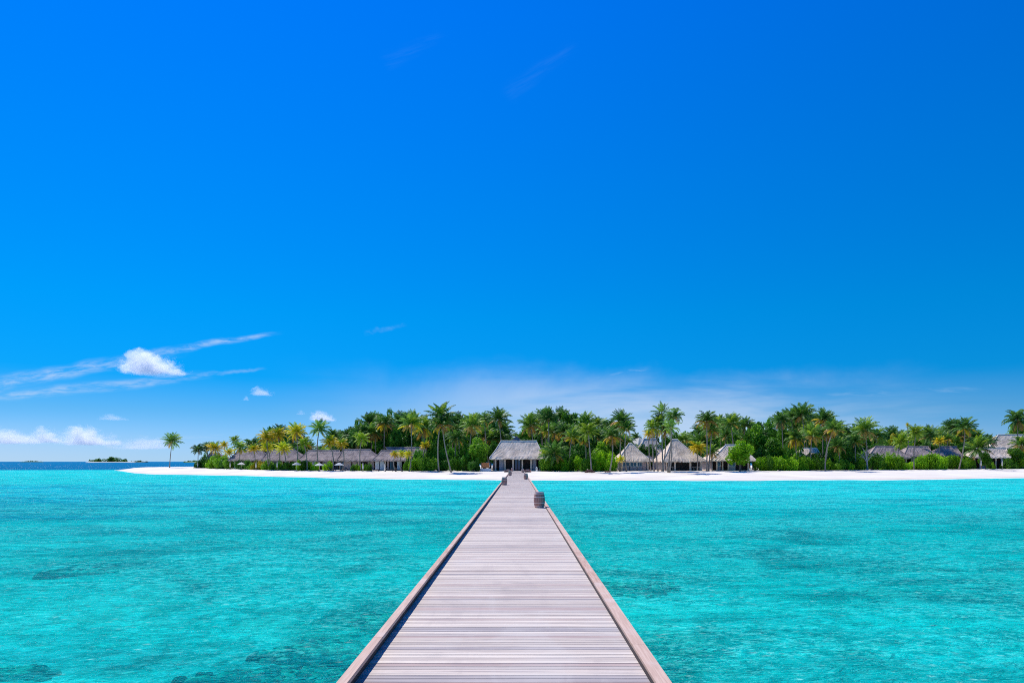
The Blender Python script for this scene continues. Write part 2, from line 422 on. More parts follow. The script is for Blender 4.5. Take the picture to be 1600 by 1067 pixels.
cc = t.mix(t.ss(gr, .30, .66), (.64, .44, .34), (.42, .24, .17))
cc = t.mix(t.mul(rp, .45), cc, (.66, .50, .40))
gn = t.noise(c, 1.7, 5, .6); cc = t.mix(t.mul(t.ss(gn, .5, .7), .4), cc, (.66, .57, .53))
principled(t, out, cc, .75, t.bump(gr, .3, .004), .25); M['kerb'] = m_
# barrel
m_, t, out = mat('barrel_staves'); c = objc(t)
x, y, z = t.sep(c); ang = t.m('ARCTAN2', y, x)
stv = t.m('FRACT', t.mul(ang, 18/(2*math.pi)))
line = t.ss(t.m('ABSOLUTE', t.sub(stv, .5)), .40, .49)
n = t.noise(t.scalev(c, (14, 14, 2)), 1.0, 4, .6)
cc = t.mix(n, (.28, .14, .11), (.58, .33, .26)); cc = t.mix(t.mul(line, .8), cc, (.02, .012, .012))
principled(t, out, cc, .7, t.bump(line, -.5, .01), .3); M['barrel'] = m_
M['hoop'] = simple('barrel_hoop', (.72, .50, .42), .5, .2, 4.0, .5)
M['lid'] = simple('barrel_lid', (.34, .32, .36), .7, .2, 4.0)

# ------------------------------------------------------------------ terrain profile
SHORE = [(120, 263), (183, 263), (197, 225), (211, 201), (240, 184), (281, 178), (400, 158), (460, 150), (560, 137), (640, 129.5), (800, 125), (1000, 122.5),
         (1200, 122.5), (1400, 127), (1600, 139), (1800, 150), (2400, 150)]
VEG = [(180, 262), (240, 250), (320, 236), (360, 205), (400, 190), (480, 170), (560, 164), (640, 160), (800, 156), (1060, 156), (1200, 164), (1400, 186), (1600, 210), (1800, 214), (2400, 214)]
BACK = [(150, 268), (183, 272), (220, 284), (300, 292), (360, 330), (450, 400), (2400, 420)]
HMAX = [(60, -1.2), (120, -.5), (170, -.12), (190, .25), (215, .95), (250, 1.15), (330, 1.2), (2400, 1.2)]
def sstep(x): x = max(0, min(1, x)); return x*x*(3-2*x)
def shore(px): return interp(px, SHORE) + 1.6*math.sin(px*.021) + .8*math.sin(px*.067+1)
def gz(px, D):
    s, v_, b, h = shore(px), interp(px, VEG), interp(px, BACK), interp(px, HMAX)
    if D < s: z = -1.6*sstep((s-D)/22)
    elif D > b: z = h - (h+6)*sstep((D-b)/25)
    else:
        t_ = (D-s)/max(6, v_-s); z = h*(1-(1-min(t_, 1))**1.7)
    if D < s: z = min(z, z) + min(0, h)
    return z
def gxy(px, D, dz=0): return Vector(((px-VX)*D/F, D, gz(px, D)+dz))

# island sand
vs, fs = [], []
cols = list(range(60, 2300, 10)); 
for px in cols:
    s, v_, b = shore(px), interp(px, VEG), interp(px, BACK)
    rows = [s-22, s-14, s-8, s-4, s-2, s-1] + [s+(v_-s)*k/18 for k in range(19)] + [v_+4, v_+12, v_+24] 
    rows += [max(v_+26, (v_+b)/2), max(b, v_+28), max(b, v_+28)+6, max(b, v_+28)+14, max(b, v_+28)+26]
    for D in rows:
        bumpz = .05*math.sin(D*.7+px*.11)*math.sin(px*.05) if D > s+1 else 0
        vs.append(((px-VX)*D/F, D, gz(px, D)+bumpz))
nr = len(rows)
for i in range(len(cols)-1):
    for j in range(nr-1):
        a = i*nr+j; fs.append((a, a+nr, a+nr+1, a+1))
tag(link('beach', mesh('beach', vs, fs, M['sand'], smooth=True)), 'white coral sand beach and ground of the island', None, kind='structure')
# seabed
vs, fs = [], []
ysb = [-60, -20, 0, 5, 9, 13, 17, 22, 28, 35, 45, 60, 80, 100, 130, 170, 220, 262, 300, 360, 500, 900]
xsb = [-700, -400, -250, -160, -110, -80, -60, -45, -34, -26, -20, -15, -11, -8, -5, -2, 1, 4, 8, 12, 16, 21, 27, 35, 46, 60, 80, 110, 160, 250, 400, 700]
for y_ in ysb:
    for x_ in xsb:
        d = -1.75 - 9*sstep((y_-262)/60) - .5*math.sin(x_*.13)*math.cos(y_*.17)
        vs.append((x_, y_, min(d, -1.2)))
nx = len(xsb)
for j in range(len(ysb)-1):
    for i in range(nx-1):
        a = j*nx+i; fs.append((a, a+1, a+nx+1, a+nx))
tag(link('seabed', mesh('seabed', vs, fs, M['seabed'], smooth=True)), 'pale sand and coral rubble bottom of the lagoon', None, kind='structure')
# water surface
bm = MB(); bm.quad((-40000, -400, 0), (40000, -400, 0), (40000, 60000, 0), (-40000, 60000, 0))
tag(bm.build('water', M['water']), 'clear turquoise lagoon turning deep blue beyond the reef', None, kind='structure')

# ------------------------------------------------------------------ pier
DZ = 1.3
pier = empty('pier', (-.1, 80, 0), 'long straight weathered timber walkway over the lagoon to the thatched pavilion', 'pier')
def child_local(mb): mb.v = [(v_[0]+.1, v_[1]-80, v_[2]) for v_ in mb.v]
PX0, PX1 = -1.60, 1.40
mb = MB(); y_ = -4.0; k = 0; rnd = random.Random(3)
while y_ < 154:
    wd = .092; gap = rnd.choice((.005, .006, .007, .009, .012)) if rnd.random() < .93 else .017
    dz = rnd.uniform(-.002, .002)
    e0, e1 = PX0-rnd.uniform(0, .01), PX1+rnd.uniform(0, .01)
    mb.box(e0, e1, y_, y_+wd, DZ-.035+dz, DZ+dz); y_ += wd+gap; k += 1
child_local(mb); mb.build('deck', M['deck'], pier)
mb = MB(); y_ = -4.0
while y_ < 128:
    L = 3.9; mb.box(-1.625, -1.527, y_, y_+L-.006, DZ+.085, DZ+.125)
    y_ += L
child_local(mb); o = mb.build('left_kerb', M['kerb'], pier); o.name = 'kerb'
mb = MB(); mb.box(-1.612, -1.548, -4, 128, DZ+.004, DZ+.085); child_local(mb); mb.build('kerb_shade_riser', M['dark_wood'], pier)  # set-back riser, coloured dark for the shade under the cap board
mb = MB(); y_ = -4.0
while y_ < 128:
    L = 3.9; mb.box(1.290, 1.435, y_, y_+L-.006, DZ+.012, DZ+.047); y_ += L
child_local(mb); mb.build('kerb', M['kerb'], pier)
mb = MB(); mb.box(1.262, 1.288, -4, 128, DZ+.003, DZ+.012); mb.box(1.288, 1.42, -4, 128, DZ+.003, DZ+.0115); child_local(mb); mb.build('kerb_shade_riser', M['dark_wood'], pier)  # dark strip laid in to stand for the shadow gap along the kerb
mb = MB()
for xx in (-1.35, -.1, 1.15): mb.box(xx-.05, xx+.05, -4, 150, DZ-.24, DZ-.037)
child_local(mb); mb.build('joist', M['brown_wood'], pier)
pm = MB(); pm.lathe([(.13, -2.6), (.13, DZ-.4)], 10); pme = mesh('pile', pm.v, pm.f, M['brown_wood'])
cm = MB(); cm.box(-1.5, 1.5, -.08, .08, DZ-.4, DZ-.242); cme = mesh('crossbeam', cm.v, cm.f, M['brown_wood'])
for i in range(32):
    yy = -3+i*4.1
    link('crossbeam', cme, pier, (0, yy-80, 0))
    for sx in (-1.2, 1.2): link('pile', pme, pier, (sx, yy-80, 0))

# barrels along the pier
def barrel_prof(t_): return .205 + .055*math.sin(math.pi*t_)
bm = MB(); bm.lathe([(barrel_prof(k/12), .70*k/12) for k in range(13)], 24); BME = mesh('body', bm.v, bm.f, M['barrel'], smooth=False)
hm = []
for z0, z1 in ((.03, .085), (.19, .235), (.46, .505), (.615, .675)):
    h = MB(); h.lathe([(barrel_prof(z0/.7)-.01, z0), (barrel_prof(z0/.7)+.008, z0), (barrel_prof(z1/.7)+.008, z1), (barrel_prof(z1/.7)-.01, z1)], 24)
    hm.append(mesh('hoop', h.v, h.f, M['hoop']))
lm = MB(); lm.lathe([(.19, .702), (.19, .712), (.02, .716)], 24); LME = mesh('lid', lm.v, lm.f, M['lid'])
BARRELS = [(.985, 31.2, 'dark banded wooden barrel nearest on the right edge of the walkway'),
           (-1.20, 61, 'wooden barrel nearest on the left kerb, where the sand begins to show behind'),
           (.95, 81, 'second barrel along the right edge of the walkway, over the waterline'),
           (-1.15, 102, 'small dark barrel farther along the left kerb before the beach'),
           (.97, 130, 'tiny barrel on the right edge beside the low terracotta bench'),
           (-1.22, 149, 'farthest tiny barrel on the left edge at the pavilion steps')]
for bx_, by_, lab in BARRELS:
    b = empty('barrel', (bx_, by_, DZ+.003), lab, 'barrel', 'barrels spaced along the walkway')
    b.rotation_euler = (0, 0, random.random()*6)
    link('body', BME, b); link('lid', LME, b)
    for h in hm: link('hoop', h, b)

# ------------------------------------------------------------------ buildings
def roof_mesh(mb, x0, x1, y0, y1, ze, xr0, xr1, yr, zr, thick=.22, nu=30, nv=8, seed=0):
    rn = random.Random(seed)
    jag = {}
    def slope(a, b, c, d, n):      # a,b eave ends; d,c ridge ends
        a, b, c, d = map(Vector, (a, b, c, d)); i0 = len(mb.v)
        for j in range(nv+1):
            for i in range(n+1):
                s_, t_ = i/n, j/nv
                p = a.lerp(b, s_).lerp(d.lerp(c, s_), t_)
                sag = -.10*(zr-ze)*math.sin(math.pi*t_)*.6
                p.z += sag
                if j == 0 and 0 < i < n: p.z -= rn.uniform(0, .24)
                elif 0 < i < n and j < nv: p.z += rn.uniform(-.04, .04)
                mb.v.append(tuple(p))
        for j in range(nv):
            for i in range(n):
                q = i0+j*(n+1)+i; mb.f.append((q, q+1, q+n+2, q+n+1)); mb.mi.append(0)
        i1 = len(mb.v)
        for i in range(n+1):
            v_ = mb.v[i0+i]; mb.v.append((v_[0], v_[1], v_[2]-thick+rn.uniform(-.05, .05)))
        for i in range(n): mb.f.append((i1+i, i1+i+1, i0+i+1, i0+i)); mb.mi.append(0)
    A, B_, C_, D_ = (x0, y0, ze), (x1, y0, ze), (x1, y1, ze), (x0, y1, ze)
    r0, r1 = (xr0, yr, zr), (xr1, yr, zr)
    slope(A, B_, r1, r0, nu); slope(C_, D_, r0, r1, nu); slope(D_, A, r0, r0, max(6, nu//2)); slope(B_, C_, r1, r1, max(6, nu//2))
    e = .3
    mb.quad((x0+e, y0+e, ze-.1), (x1-e, y0+e, ze-.1), (x1-e, y1-e, ze-.1), (x0+e, y1-e, ze-.1))
def hut(name, label, px0, px1, ridge, yr_, ye, D, T, front, rmat='thatch', wallm='grey_wall', over=.9, caps=True, nocol=False, cat='bungalow', basez=None):
    """front: list of (kind, a, b) with a..b as photo x of wall-line features"""
    cx = ((px0+px1)/2-VX)*D/F
    bz = 1.2 if basez is None else basez
    h = empty(name, (cx, D+T/2, bz), label, cat)
    X = lambda px, DD=D: (px-VX)*DD/F - cx
    Zw = lambda py, DD=D: CAMZ-(py-HY)*DD/F - bz
    y0 = -T/2
    Dr = D+T/2
    x0, x1 = X(px0, D-over), X(px1, D-over)
    ze = Zw(ye, D-over); zr = Zw(yr_, Dr)
    rx0, rx1 = X(ridge[0], Dr), X(ridge[1], Dr)
    mb = MB(); roof_mesh(mb, x0, x1, y0-over, T/2+over, ze, rx0, rx1, 0, zr, seed=int(px0))
    rf_ = mb.build('roof', M[rmat], h)
    if caps:
        mb = MB(); mb.tube([(rx0-.1, 0, zr+.02), ((rx0+rx1)/2, 0, zr-.02), (rx1+.1, 0, zr+.02)], .17, 6)
        for (ex, rx) in ((x0, rx0), (x1, rx1)):
            mb.tube([(ex*(1-k/5)+rx*k/5, (y0-over)*(1-k/5), ze*(1-k/5)+zr*k/5+.03-.06*(zr-ze)*math.sin(math.pi*k/5)) for k in range(6)], .10, 5)
        mb.build('ridge_cap', M['thatch_ridge' if rmat == 'thatch' else rmat], rf_)
    wx0, wx1 = x0+over, x1-over
    mb = MB(); mb.box(wx0-.3, wx1+.3, y0-.3, T/2, -.25, .12); mb.build('floor', M['column'], h)
    mb = MB()
    mb.box(wx0, wx1, T/2-.2, T/2, .122, ze); mb.box(wx0, wx0+.15, y0+1.2, T/2-.202, .122, ze); mb.box(wx1-.15, wx1, y0+1.2, T/2-.202, .122, ze)
    mb.box(wx0+.152, wx1-.152, y0+2.2, y0+2.35, .122, ze, 1)
    mb.build('wall', [M[wallm], M['dark_wood']], h)
    mb = MB(); mb.box(wx0-.05, wx1+.05, y0-.06, y0+.14, ze-.32, ze-.102); mb.build('eave_beam', M['column'], h)
    top = ze-.322
    for kind, a, b in front:
        xa, xb = X(a), X(b)
        if kind == 'c':      # column
            mb = MB(); r_ = max(.11, (xb-xa)/2); m0 = (xa+xb)/2
            mb.box(m0-r_, m0+r_, y0-.08, y0+.12, .122, top); mb.box(m0-r_-.06, m0+r_+.06, y0-.13, y0+.17, .122, .34); mb.build('column', M['column'], h)
        elif kind in 'wp':
            mb = MB(); mb.box(xa, xb, y0+.5, y0+.62, .122, top); mb.build('wall_panel', M[wallm if kind == 'w' else 'plaster'], h)
        elif kind == 'g':    # glazed window with white frame
            mb = MB(); z0 = 1.0
            for (p, q, r0_, s_) in ((xa, xa+.09, z0, top), (xb-.09, xb, z0, top), (xa+.09, xb-.09, z0, z0+.09), (xa+.09, xb-.09, top-.09, top), ((xa+xb)/2-.03, (xa+xb)/2+.03, z0+.09, top-.09)):
                mb.box(p, q, y0+.44, y0+.54, r0_, s_)
            wn_ = mb.build('window', M['white'], h)
            mb = MB(); mb.box(xa+.08, xb-.08, y0+.47, y0+.49, z0+.08, top-.08); mb.build('pane', M['glass'], wn_)
            mb = MB(); mb.box(xa, xb, y0+.42, y0+.56, .122, z0-.004); mb.build('wall_panel', M[wallm], h)
        elif kind == 'd':    # glass door pair
            mb = MB(); mm = (xa+xb)/2
            for p, q in ((xa, mm-.02), (mm+.02, xb)):
                mb.box(p, p+.09, y0+.44, y0+.52, .124, top); mb.box(q-.09, q, y0+.44, y0+.52, .124, top)
                mb.box(p+.09, q-.09, y0+.44, y0+.52, top-.12, top); mb.box(p+.09, q-.09, y0+.44, y0+.52, .124, .3)
            dd = mb.build('door', M['dark_wood'], h)
            mb = MB(); mb.box(xa+.08, xb-.08, y0+.47, y0+.49, .25, top-.1); mb.build('pane', M['glass'], dd)
        elif kind == 'k':    # white curtain, folded
            mb = MB(); n = max(4, int((xb-xa)/.12))
            pts = [(xa+(xb-xa)*i/n, y0+.3+(.05 if i % 2 else -.05)) for i in range(n+1)]
            for (p, q) in zip(pts, pts[1:]): mb.quad((p[0], p[1], .15), (q[0], q[1], .15), (q[0], q[1], top), (p[0], p[1], top))
            mb.build('curtain', M['curtain'], h)
        elif kind == 'r':    # low rail
            mb = MB(); mb.box(xa, xb, y0-.02, y0+.06, .95, 1.02); n = max(2, int((xb-xa)/.35))
            for i in range(n+1): xx = xa+(xb-xa)*i/n; mb.box(xx-.02, xx+.02, y0, y0+.04, .122, .95)
            mb.build('railing', M['column'], h)
    return h, X, Zw, (x0, x1, ze, rx0, rx1, zr)

h, X, Zw, info = hut('pavilion', 'thatched arrival pavilion with pale columns at the landward end of the walkway', 764.5, 853, (783, 838), 689, 715.5, 157.5, 9.5,
    [('c', 773, 775.5), ('w', 780, 787), ('c', 788, 790), ('c', 800.5, 803), ('d', 804, 813.5), ('c', 815, 817.2), ('c', 828.5, 831), ('w', 832, 838), ('c', 842, 844.5)], cat='pavilion')
# little gable lantern behind the ridge
mb = MB(); zr = info[5]; cxg = X(807, 164)
for yy in (.6, 3.4):
    mb.tri((cxg-1.7, yy, zr-.35), (cxg+1.7, yy, zr-.35), (cxg, yy, zr+1.15))
mb.quad((cxg-1.9, .5, zr-.5), (cxg, .5, zr+1.3), (cxg, 3.6, zr+1.3), (cxg-1.9, 3.6, zr-.5), 1)
mb.quad((cxg, .5, zr+1.3), (cxg+1.9, .5, zr-.5), (cxg+1.9, 3.6, zr-.5), (cxg, 3.6, zr+1.3), 1)
mb.build('gable', [M['glass'], M['thatch_ridge']], h)

hut('bungalow', 'small weathered thatched roof at the far left end of the row, behind dark shrubs', 319, 352, (328, 343), 708, 717, 236, 6, [('w', 325, 334), ('c', 336, 338)], 'thatch_old')
hut('bungalow', 'first long grey thatched bungalow behind yellow palms at the sand spit', 356, 420, (372, 410), 703.5, 718.5, 203, 8, [('c', 366, 368), ('w', 372, 380), ('k', 383, 388), ('c', 390, 392), ('k', 396, 404), ('c', 406, 407)], 'thatch_old')
hut('bungalow', 'second grey bungalow from the spit, its thatch mostly behind golden palms', 408, 476, (420, 460), 701.5, 719, 188, 8, [('c', 418, 420), ('w', 424, 432), ('k', 434, 438), ('c', 440, 442), ('w', 444, 452), ('c', 460, 462)], 'thatch_old')
hut('bungalow', 'long grey thatched bungalow directly behind the slim green palm and two open parasols', 464, 538, (482, 530), 703.5, 719, 176, 8, [('c', 474, 476), ('k', 487, 493), ('c', 498, 500), ('w', 503, 515), ('c', 519, 521), ('d', 523, 528)], 'thatch_old')
hut('bungalow', 'grey thatched bungalow with pinkish plaster wall in the middle of the left row', 526, 594, (536, 578), 702, 719, 170, 8, [('d', 530, 536), ('p', 537, 548), ('p', 550, 557), ('c', 559, 561), ('p', 574, 584)], 'thatch_old', 'plaster')
hut('bungalow', 'grey thatched bungalow with long pale curtains, beside the row of yellow dwarf palms', 582, 636, (596, 626), 703.5, 718.5, 165, 7, [('k', 586, 592), ('k', 593, 600), ('c', 601, 603), ('p', 604, 607), ('d', 608, 616), ('k', 620, 627)], 'thatch_old', 'plaster')
hut('bungalow', 'taller grey bungalow roof at the right end of the left row, partly behind shrubs', 612, 672, (603, 664), 699, 716, 178, 8, [('w', 636, 650), ('c', 655, 657)], 'thatch_old', 'plaster')

hut('restaurant', 'steep pointed thatched hut with dark glazed windows behind the pair of curved palms', 963, 1019, (982.5, 987), 693, 719.5, 160, 9,
    [('c', 971, 973), ('g', 973.5, 984), ('g', 985, 995.5), ('g', 996.5, 1004), ('p', 1004.5, 1010), ('c', 1011, 1013)], cat='hut')
hut('restaurant', 'taller thatched hall behind the pointed hut, rising to a short high ridge', 992, 1048, (1006, 1024), 685.5, 716, 176, 10, [('c', 1012, 1014), ('w', 1020, 1030)], cat='hut')
hut('restaurant', 'large open fronted thatched hall with a high peak behind the tall palm cluster', 1036, 1104, (1050, 1058), 686.5, 719.5, 160, 11,
    [('c', 1041, 1042.5), ('r', 1043, 1053), ('c', 1053.5, 1056), ('c', 1077, 1080), ('r', 1081, 1093), ('c', 1094, 1096.5)], cat='hut')
hut('restaurant', 'thatched hut half hidden by the round bright green tree', 1110, 1181, (1134, 1160), 695, 718.5, 163, 10,
    [('c', 1119, 1121), ('g', 1121.5, 1127), ('c', 1128, 1130), ('c', 1137, 1139), ('g', 1140, 1150), ('c', 1168, 1170)], cat='hut')
hut('bungalow', 'small pale thatched roof buried in the grove behind drooping palms', 1246, 1285, (1254, 1276), 700, 713, 180, 7, [('w', 1255, 1262)], 'thatch')
hut('villa', 'low thatched villa roof just left of the thin beach palms, above bright shrubs', 1355, 1424, (1368, 1398), 697, 714.5, 193, 8, [('c', 1415, 1417), ('w', 1370, 1385)], 'thatch_old', cat='villa')
hut('villa', 'low thatched villa roof above the rounded bright shrub mound', 1412, 1462, (1418, 1450), 697.5, 712, 197, 8, [('w', 1425, 1440)], 'thatch_old', cat='villa')
hut('villa', 'small thatched villa roof between the upright yellow fronds and the leaning palm', 1464, 1504, (1470, 1494), 697.5, 711, 203, 7, [('w', 1474, 1484)], 'thatch_old', cat='villa')
hut('villa', 'low fronted villa with white curtained porch under the two storey thatch', 1514, 1580, (1526, 1572), 700, 714, 208, 7,
    [('c', 1522, 1523.5), ('k', 1531, 1534), ('g', 1536, 1541), ('c', 1542, 1544), ('c', 1555, 1557), ('k', 1565, 1568)], 'thatch', cat='villa')
hut('villa', 'tall two storey thatched villa at the right edge of the photo', 1545, 1650, (1560, 1630), 679, 700, 222, 11, [('w', 1556, 1600)], 'thatch', cat='villa', basez=1.2)

# white tensile canopy
cn = empty('canopy', at(992, 736, 192), 'white tensile canopy peeking between the thatched restaurant roofs', 'canopy')
mb = MB()
def sail(pts, n=8):
    a, b, c, d = map(Vector, pts); i0 = len(mb.v)
    for j in range(n+1):
        for i in range(n+1):
            s_, t_ = i/n, j/n; p = a.lerp(b, s_).lerp(d.lerp(c, s_), t_)
            p.z -= .9*math.sin(math.pi*s_)*math.sin(math.pi*t_); mb.v.append(tuple(p))
    for j in range(n):
        for i in range(n): q = i0+j*(n+1)+i; mb.f.append((q, q+1, q+n+2, q+n+1)); mb.mi.append(0)
sail([(-4.2, 0, 5.4), (.8, 0, 6.0), (2.2, 6, 9.6), (-2.5, 6, 8.0)]); sail([(.8, 0, 6.2), (4.4, 0, 6.4), (3.4, 6, 9.3), (2.2, 6, 9.6)])
mb.build('sail', M['cloth'], cn)
for sx, sy, sz in ((-4.2, 0, 5.4), (.8, 0, 6.0), (4.4, 0, 6.4), (2.2, 6, 9.6), (-2.5, 6, 8.0)):
    mb = MB(); mb.tube([(sx, sy, 0), (sx, sy, sz)], .08, 6); mb.build('pole', M['white'], cn)

# ------------------------------------------------------------------ vegetation meshes
def frond(mb, az, elev, L, droop, mi, rn, nl=18, lw=.19, roll=0):
    """arching palm frond from the origin with two rows of hanging leaflets"""
    ca, sa = math.cos(az), math.sin(az); n = nl; pts = []
    e = elev; p = Vector((ca*.15, sa*.15, 0)); ds = L/n
    side = Vector((-sa, ca, 0))
    for k in range(n+1):
        pts.append(p.copy()); e -= droop*(k/n)*1.9/n*1.2
        p += Vector((ca*math.cos(e), sa*math.cos(e), math.sin(e)))*ds
        p += side*roll*ds*(k/n)
    for k in range(0, n, 2):                       # midrib
        a, b = pts[k], pts[min(k+2, n)]; wd = .05*(1-k/n)+.012
        mb.quad(tuple(a-side*wd), tuple(a+side*wd), tuple(b+side*wd*.8), tuple(b-side*wd*.8), 3 if mi != 2 else 2)
    for k in range(2, n+1):
        t_ = k/n; ll = L*.27*math.sin(math.pi*min(1, .12+.86*t_))**.7
        fw = (pts[k]-pts[k-1]).normalized()
        for sgn in (-1, 1):
            dirv = (side*sgn*1.0 + fw*.55 + Vector((0, 0, -.30-rn.uniform(0, .45)))).normalized()
            a = pts[k]; m1_ = a + dirv*ll*.55
            d2 = (dirv + Vector((0, 0, -.75))).normalized(); tip = m1_ + d2*ll*.5
            wv = fw*lw*(.7+.5*rn.random())
            mb.quad(tuple(a-wv*.4), tuple(a+wv*.5), tuple(m1_+wv*.5), tuple(m1_-wv*.4), mi)
            mb.tri(tuple(m1_-wv*.4), tuple(m1_+wv*.5), tuple(tip), mi)
def palm_crown(kind, seed):
    rn = random.Random(seed); mb = MB()
    n = {'s': 18}.get(kind, 36)
    base = {'g': 0, 'd': 0, 'm': 0, 'y': 1, 'l': 0, 's': 0, 'b': 0}[kind]
    DR = rn.uniform(.8, 1.7); SPR = rn.uniform(95, 125); wind = rn.uniform(0, 6.3); wa = rn.uniform(0, .3)
    for i in range(n):
        t_ = i/(n-1)                                # 0 young/upright .. 1 old/hanging
        az = i*2.39996 + rn.uniform(-.25, .25)
        elev = R(86) - R(SPR+8)*t_**1.15 + rn.uniform(-.18, .18) + wa*math.cos(az-wind)
        L = 4.2*(.72+.28*math.sin(math.pi*min(1, .25+t_*.6)))*rn.uniform(.88, 1.08)
        mi = base
        if kind in ('m', 'b') and t_ > .78: mi = 1 if rn.random() < .6 else 2
        if kind in ('g', 'd') and t_ > .9: mi = 2 if rn.random() < .5 else 0
        if kind in 'gdmbs' and mi == 0: mi = rn.choice((0, 0, 0, 4, 5, 5, 5))
        if kind == 'y' and t_ < .22: mi = 0
        if kind == 'y' and t_ > .93: mi = 2
        frond(mb, az, elev, L, DR*(.7+.6*rn.random()), mi, rn, roll=rn.uniform(-.25, .25))
    if kind in ('m', 'b'):
        for i in range(6):                          # dead fronds hanging against the trunk
            frond(mb, rn.uniform(0, 6.3), R(-55), 3.0*rn.uniform(.7, 1.1), .9, 2, rn, nl=9)
    for i in range(7):                              # coconuts
        a = rn.uniform(0, 6.3); p = Vector((.32*math.cos(a), .32*math.sin(a), -.3-rn.uniform(0, .3)))
        mb.tube([p+Vector((0, 0, .13)), p, p-Vector((0, 0, .13))], [.05, .14, .05], 5, 2)
    cols = {'g': ('palm_green', 'palm_yellow'), 'm': ('palm_green', 'palm_yellow'), 'd': ('palm_dark', 'palm_yellow'), 'y': ('palm_lime', 'palm_yellow'),
            'l': ('palm_lime', 'palm_yellow'), 's': ('palm_green', 'palm_yellow'), 'b': ('palm_green', 'palm_brown')}[kind]
    return mesh('crown', mb.v, mb.f, [M[cols[0]], M[cols[1]], M['palm_brown'], M['rachis'], M['palm_lime' if kind != 'd' else 'palm_green'], M['palm_dark']], mb.mi)
CROWNS = {k: [palm_crown(k, 100*i+ord(k)) for i in range(n)] for k, n in (('g', 5), ('m', 4), ('d', 5), ('y', 4), ('l', 3), ('s', 3), ('b', 3))}
cnt = [0]
def palm(cx_, cy_, bx_, D, r, kind, label, group=None, bend=None, dead=False, squash=1.0, solidbase=None):
    base = gxy(bx_, D, -.15); top = at(cx_, cy_, D + random.uniform(-1.5, 1.5)) if True else None
    if top.z < base.z+.8: top.z = base.z+.8
    p = empty('palm_tree', base, label, 'palm tree', group)
    rel = top-base; n = 9; mb = MB()
    bend = random.uniform(-.6, .6) if bend is None else bend
    pts = []
    for k in range(n+1):
        t_ = k/n; q = rel*t_; q.x = rel.x*(t_**1.25) + bend*math.sin(math.pi*t_); pts.append(tuple(q))
    hh = rel.z
    rr_ = [(.24 if k == 0 else .165-.06*k/n)*(.75+.25*min(1.2, hh/10)) for k in range(n+1)]
    mb.tube(pts, rr_, 7); mb.build('trunk', M['trunk'], p, True)
    cnt[0] += 1
    if not dead:
        ms = CROWNS[kind]; o = link('crown', ms[cnt[0] % len(ms)], p, rel)
        s_ = r*D/F/3.2; o.scale = (s_, s_, s_*squash); o.rotation_euler = (random.uniform(-.12, .12), random.uniform(-.12, .12), random.uniform(0, 6.28))
    return p

def leaf_cloud(lobes, n, size, rn, flat=False, zmin=-9e9, out_bias=.9):
    mb = MB(); tot = sum(l[3]**2 for l in lobes)
    for (lx, ly, lz, lr) in lobes:
        for _ in range(int(n*lr*lr/tot)):
            while True:
                d = Vector((rn.gauss(0, 1), rn.gauss(0, 1), rn.gauss(0, 1)))
                if d.length > .1: break
            d.normalize()
            rad = lr*(1-abs(rn.gauss(0, .13)))*(1+.16*math.sin(5*d.x+lx*3)*math.cos(4*d.z+ly*2)+.08*math.sin(11*d.y+lz))
            p = Vector((lx, ly, lz))+d*rad
            if p.z < zmin: continue
            nrm_ = (d*out_bias + Vector((rn.gauss(0, .55), rn.gauss(0, .55), rn.gauss(0, .55)+.25))).normalized()
            a = nrm_.cross(Vector((rn.random()-.5, rn.random()-.5, rn.random()-.5))).normalized(); b = nrm_.cross(a)
            s_ = size*rn.uniform(.55, 1.25)
            fold = nrm_*s_*.18
            mb.quad(tuple(p-a*s_), tuple(p-b*s_*.45+fold), tuple(p+a*s_), tuple(p+b*s_*.45-fold))
    return mb
def tree_meshes(seed):
    rn = random.Random(seed); lobes = []
    for i in range(9):
        a = i*2.4+rn.uniform(-.4, .4); rr_ = rn.uniform(.8, 2.6); zz = rn.uniform(3.3, 7.4)
        lobes.append((rr_*math.cos(a)*(1.15-.07*zz), rr_*math.sin(a)*(1.15-.07*zz), zz, rn.uniform(1.2, 2.0)))
    lobes.append((0, 0, 5.2, 2.4)); lobes.append((.3, .2, 7.9, 1.3))
    lc = leaf_cloud(lobes, 5200, .30, rn)
    tb = MB(); tb.tube([(0, 0, 0), (.1, 0, 1.8), (0, .1, 3.6), (.1, .1, 5.2)], [.34, .26, .2, .1], 7)
    for l in lobes[:7]: tb.tube([(.05, .05, 1.8+rn.random()*1.6), (l[0]*.5, l[1]*.5, (l[2]+2.2)/2+.4), (l[0], l[1], l[2])], [.14, .1, .03], 5)
    return lc, tb
TREES = []
for i in range(5):
    lc, tb = tree_meshes(50+i)
    TREES.append(({k: mesh('crown', lc.v, lc.f, M[k]) for k in ('leaf_dark', 'leaf_mid', 'leaf_bright', 'leaf_yellow')}, mesh('trunk', tb.v, tb.f, M['bark'])))
def shrub_meshes(seed):
    rn = random.Random(seed); lobes = []
    for i in range(8):
        a = i*.8+rn.uniform(-.3, .3); q = rn.uniform(.5, 1.5)
        lobes.append((q*math.cos(a)*1.2, q*math.sin(a)*.8, rn.uniform(.5, 1.5), rn.uniform(.6, 1.0)))
    lobes.append((0, 0, 1.5, 1.0))
    lc = leaf_cloud(lobes, 2600, .17, rn, zmin=0)
    tb = MB()
    for l in lobes[:5]: tb.tube([(l[0]*.15, l[1]*.15, 0), (l[0]*.6, l[1]*.6, l[2]*.6), (l[0], l[1], l[2])], [.06, .045, .02], 5)
    return lc, tb
SHRUBS = []
for i in range(5):
    lc, tb = shrub_meshes(80+i)
    SHRUBS.append(({k: mesh('foliage', lc.v, lc.f, M[k]) for k in ('leaf_dark', 'leaf_mid', 'leaf_bright', 'leaf_yellow')}, mesh('stem', tb.v, tb.f, M['bark'])))
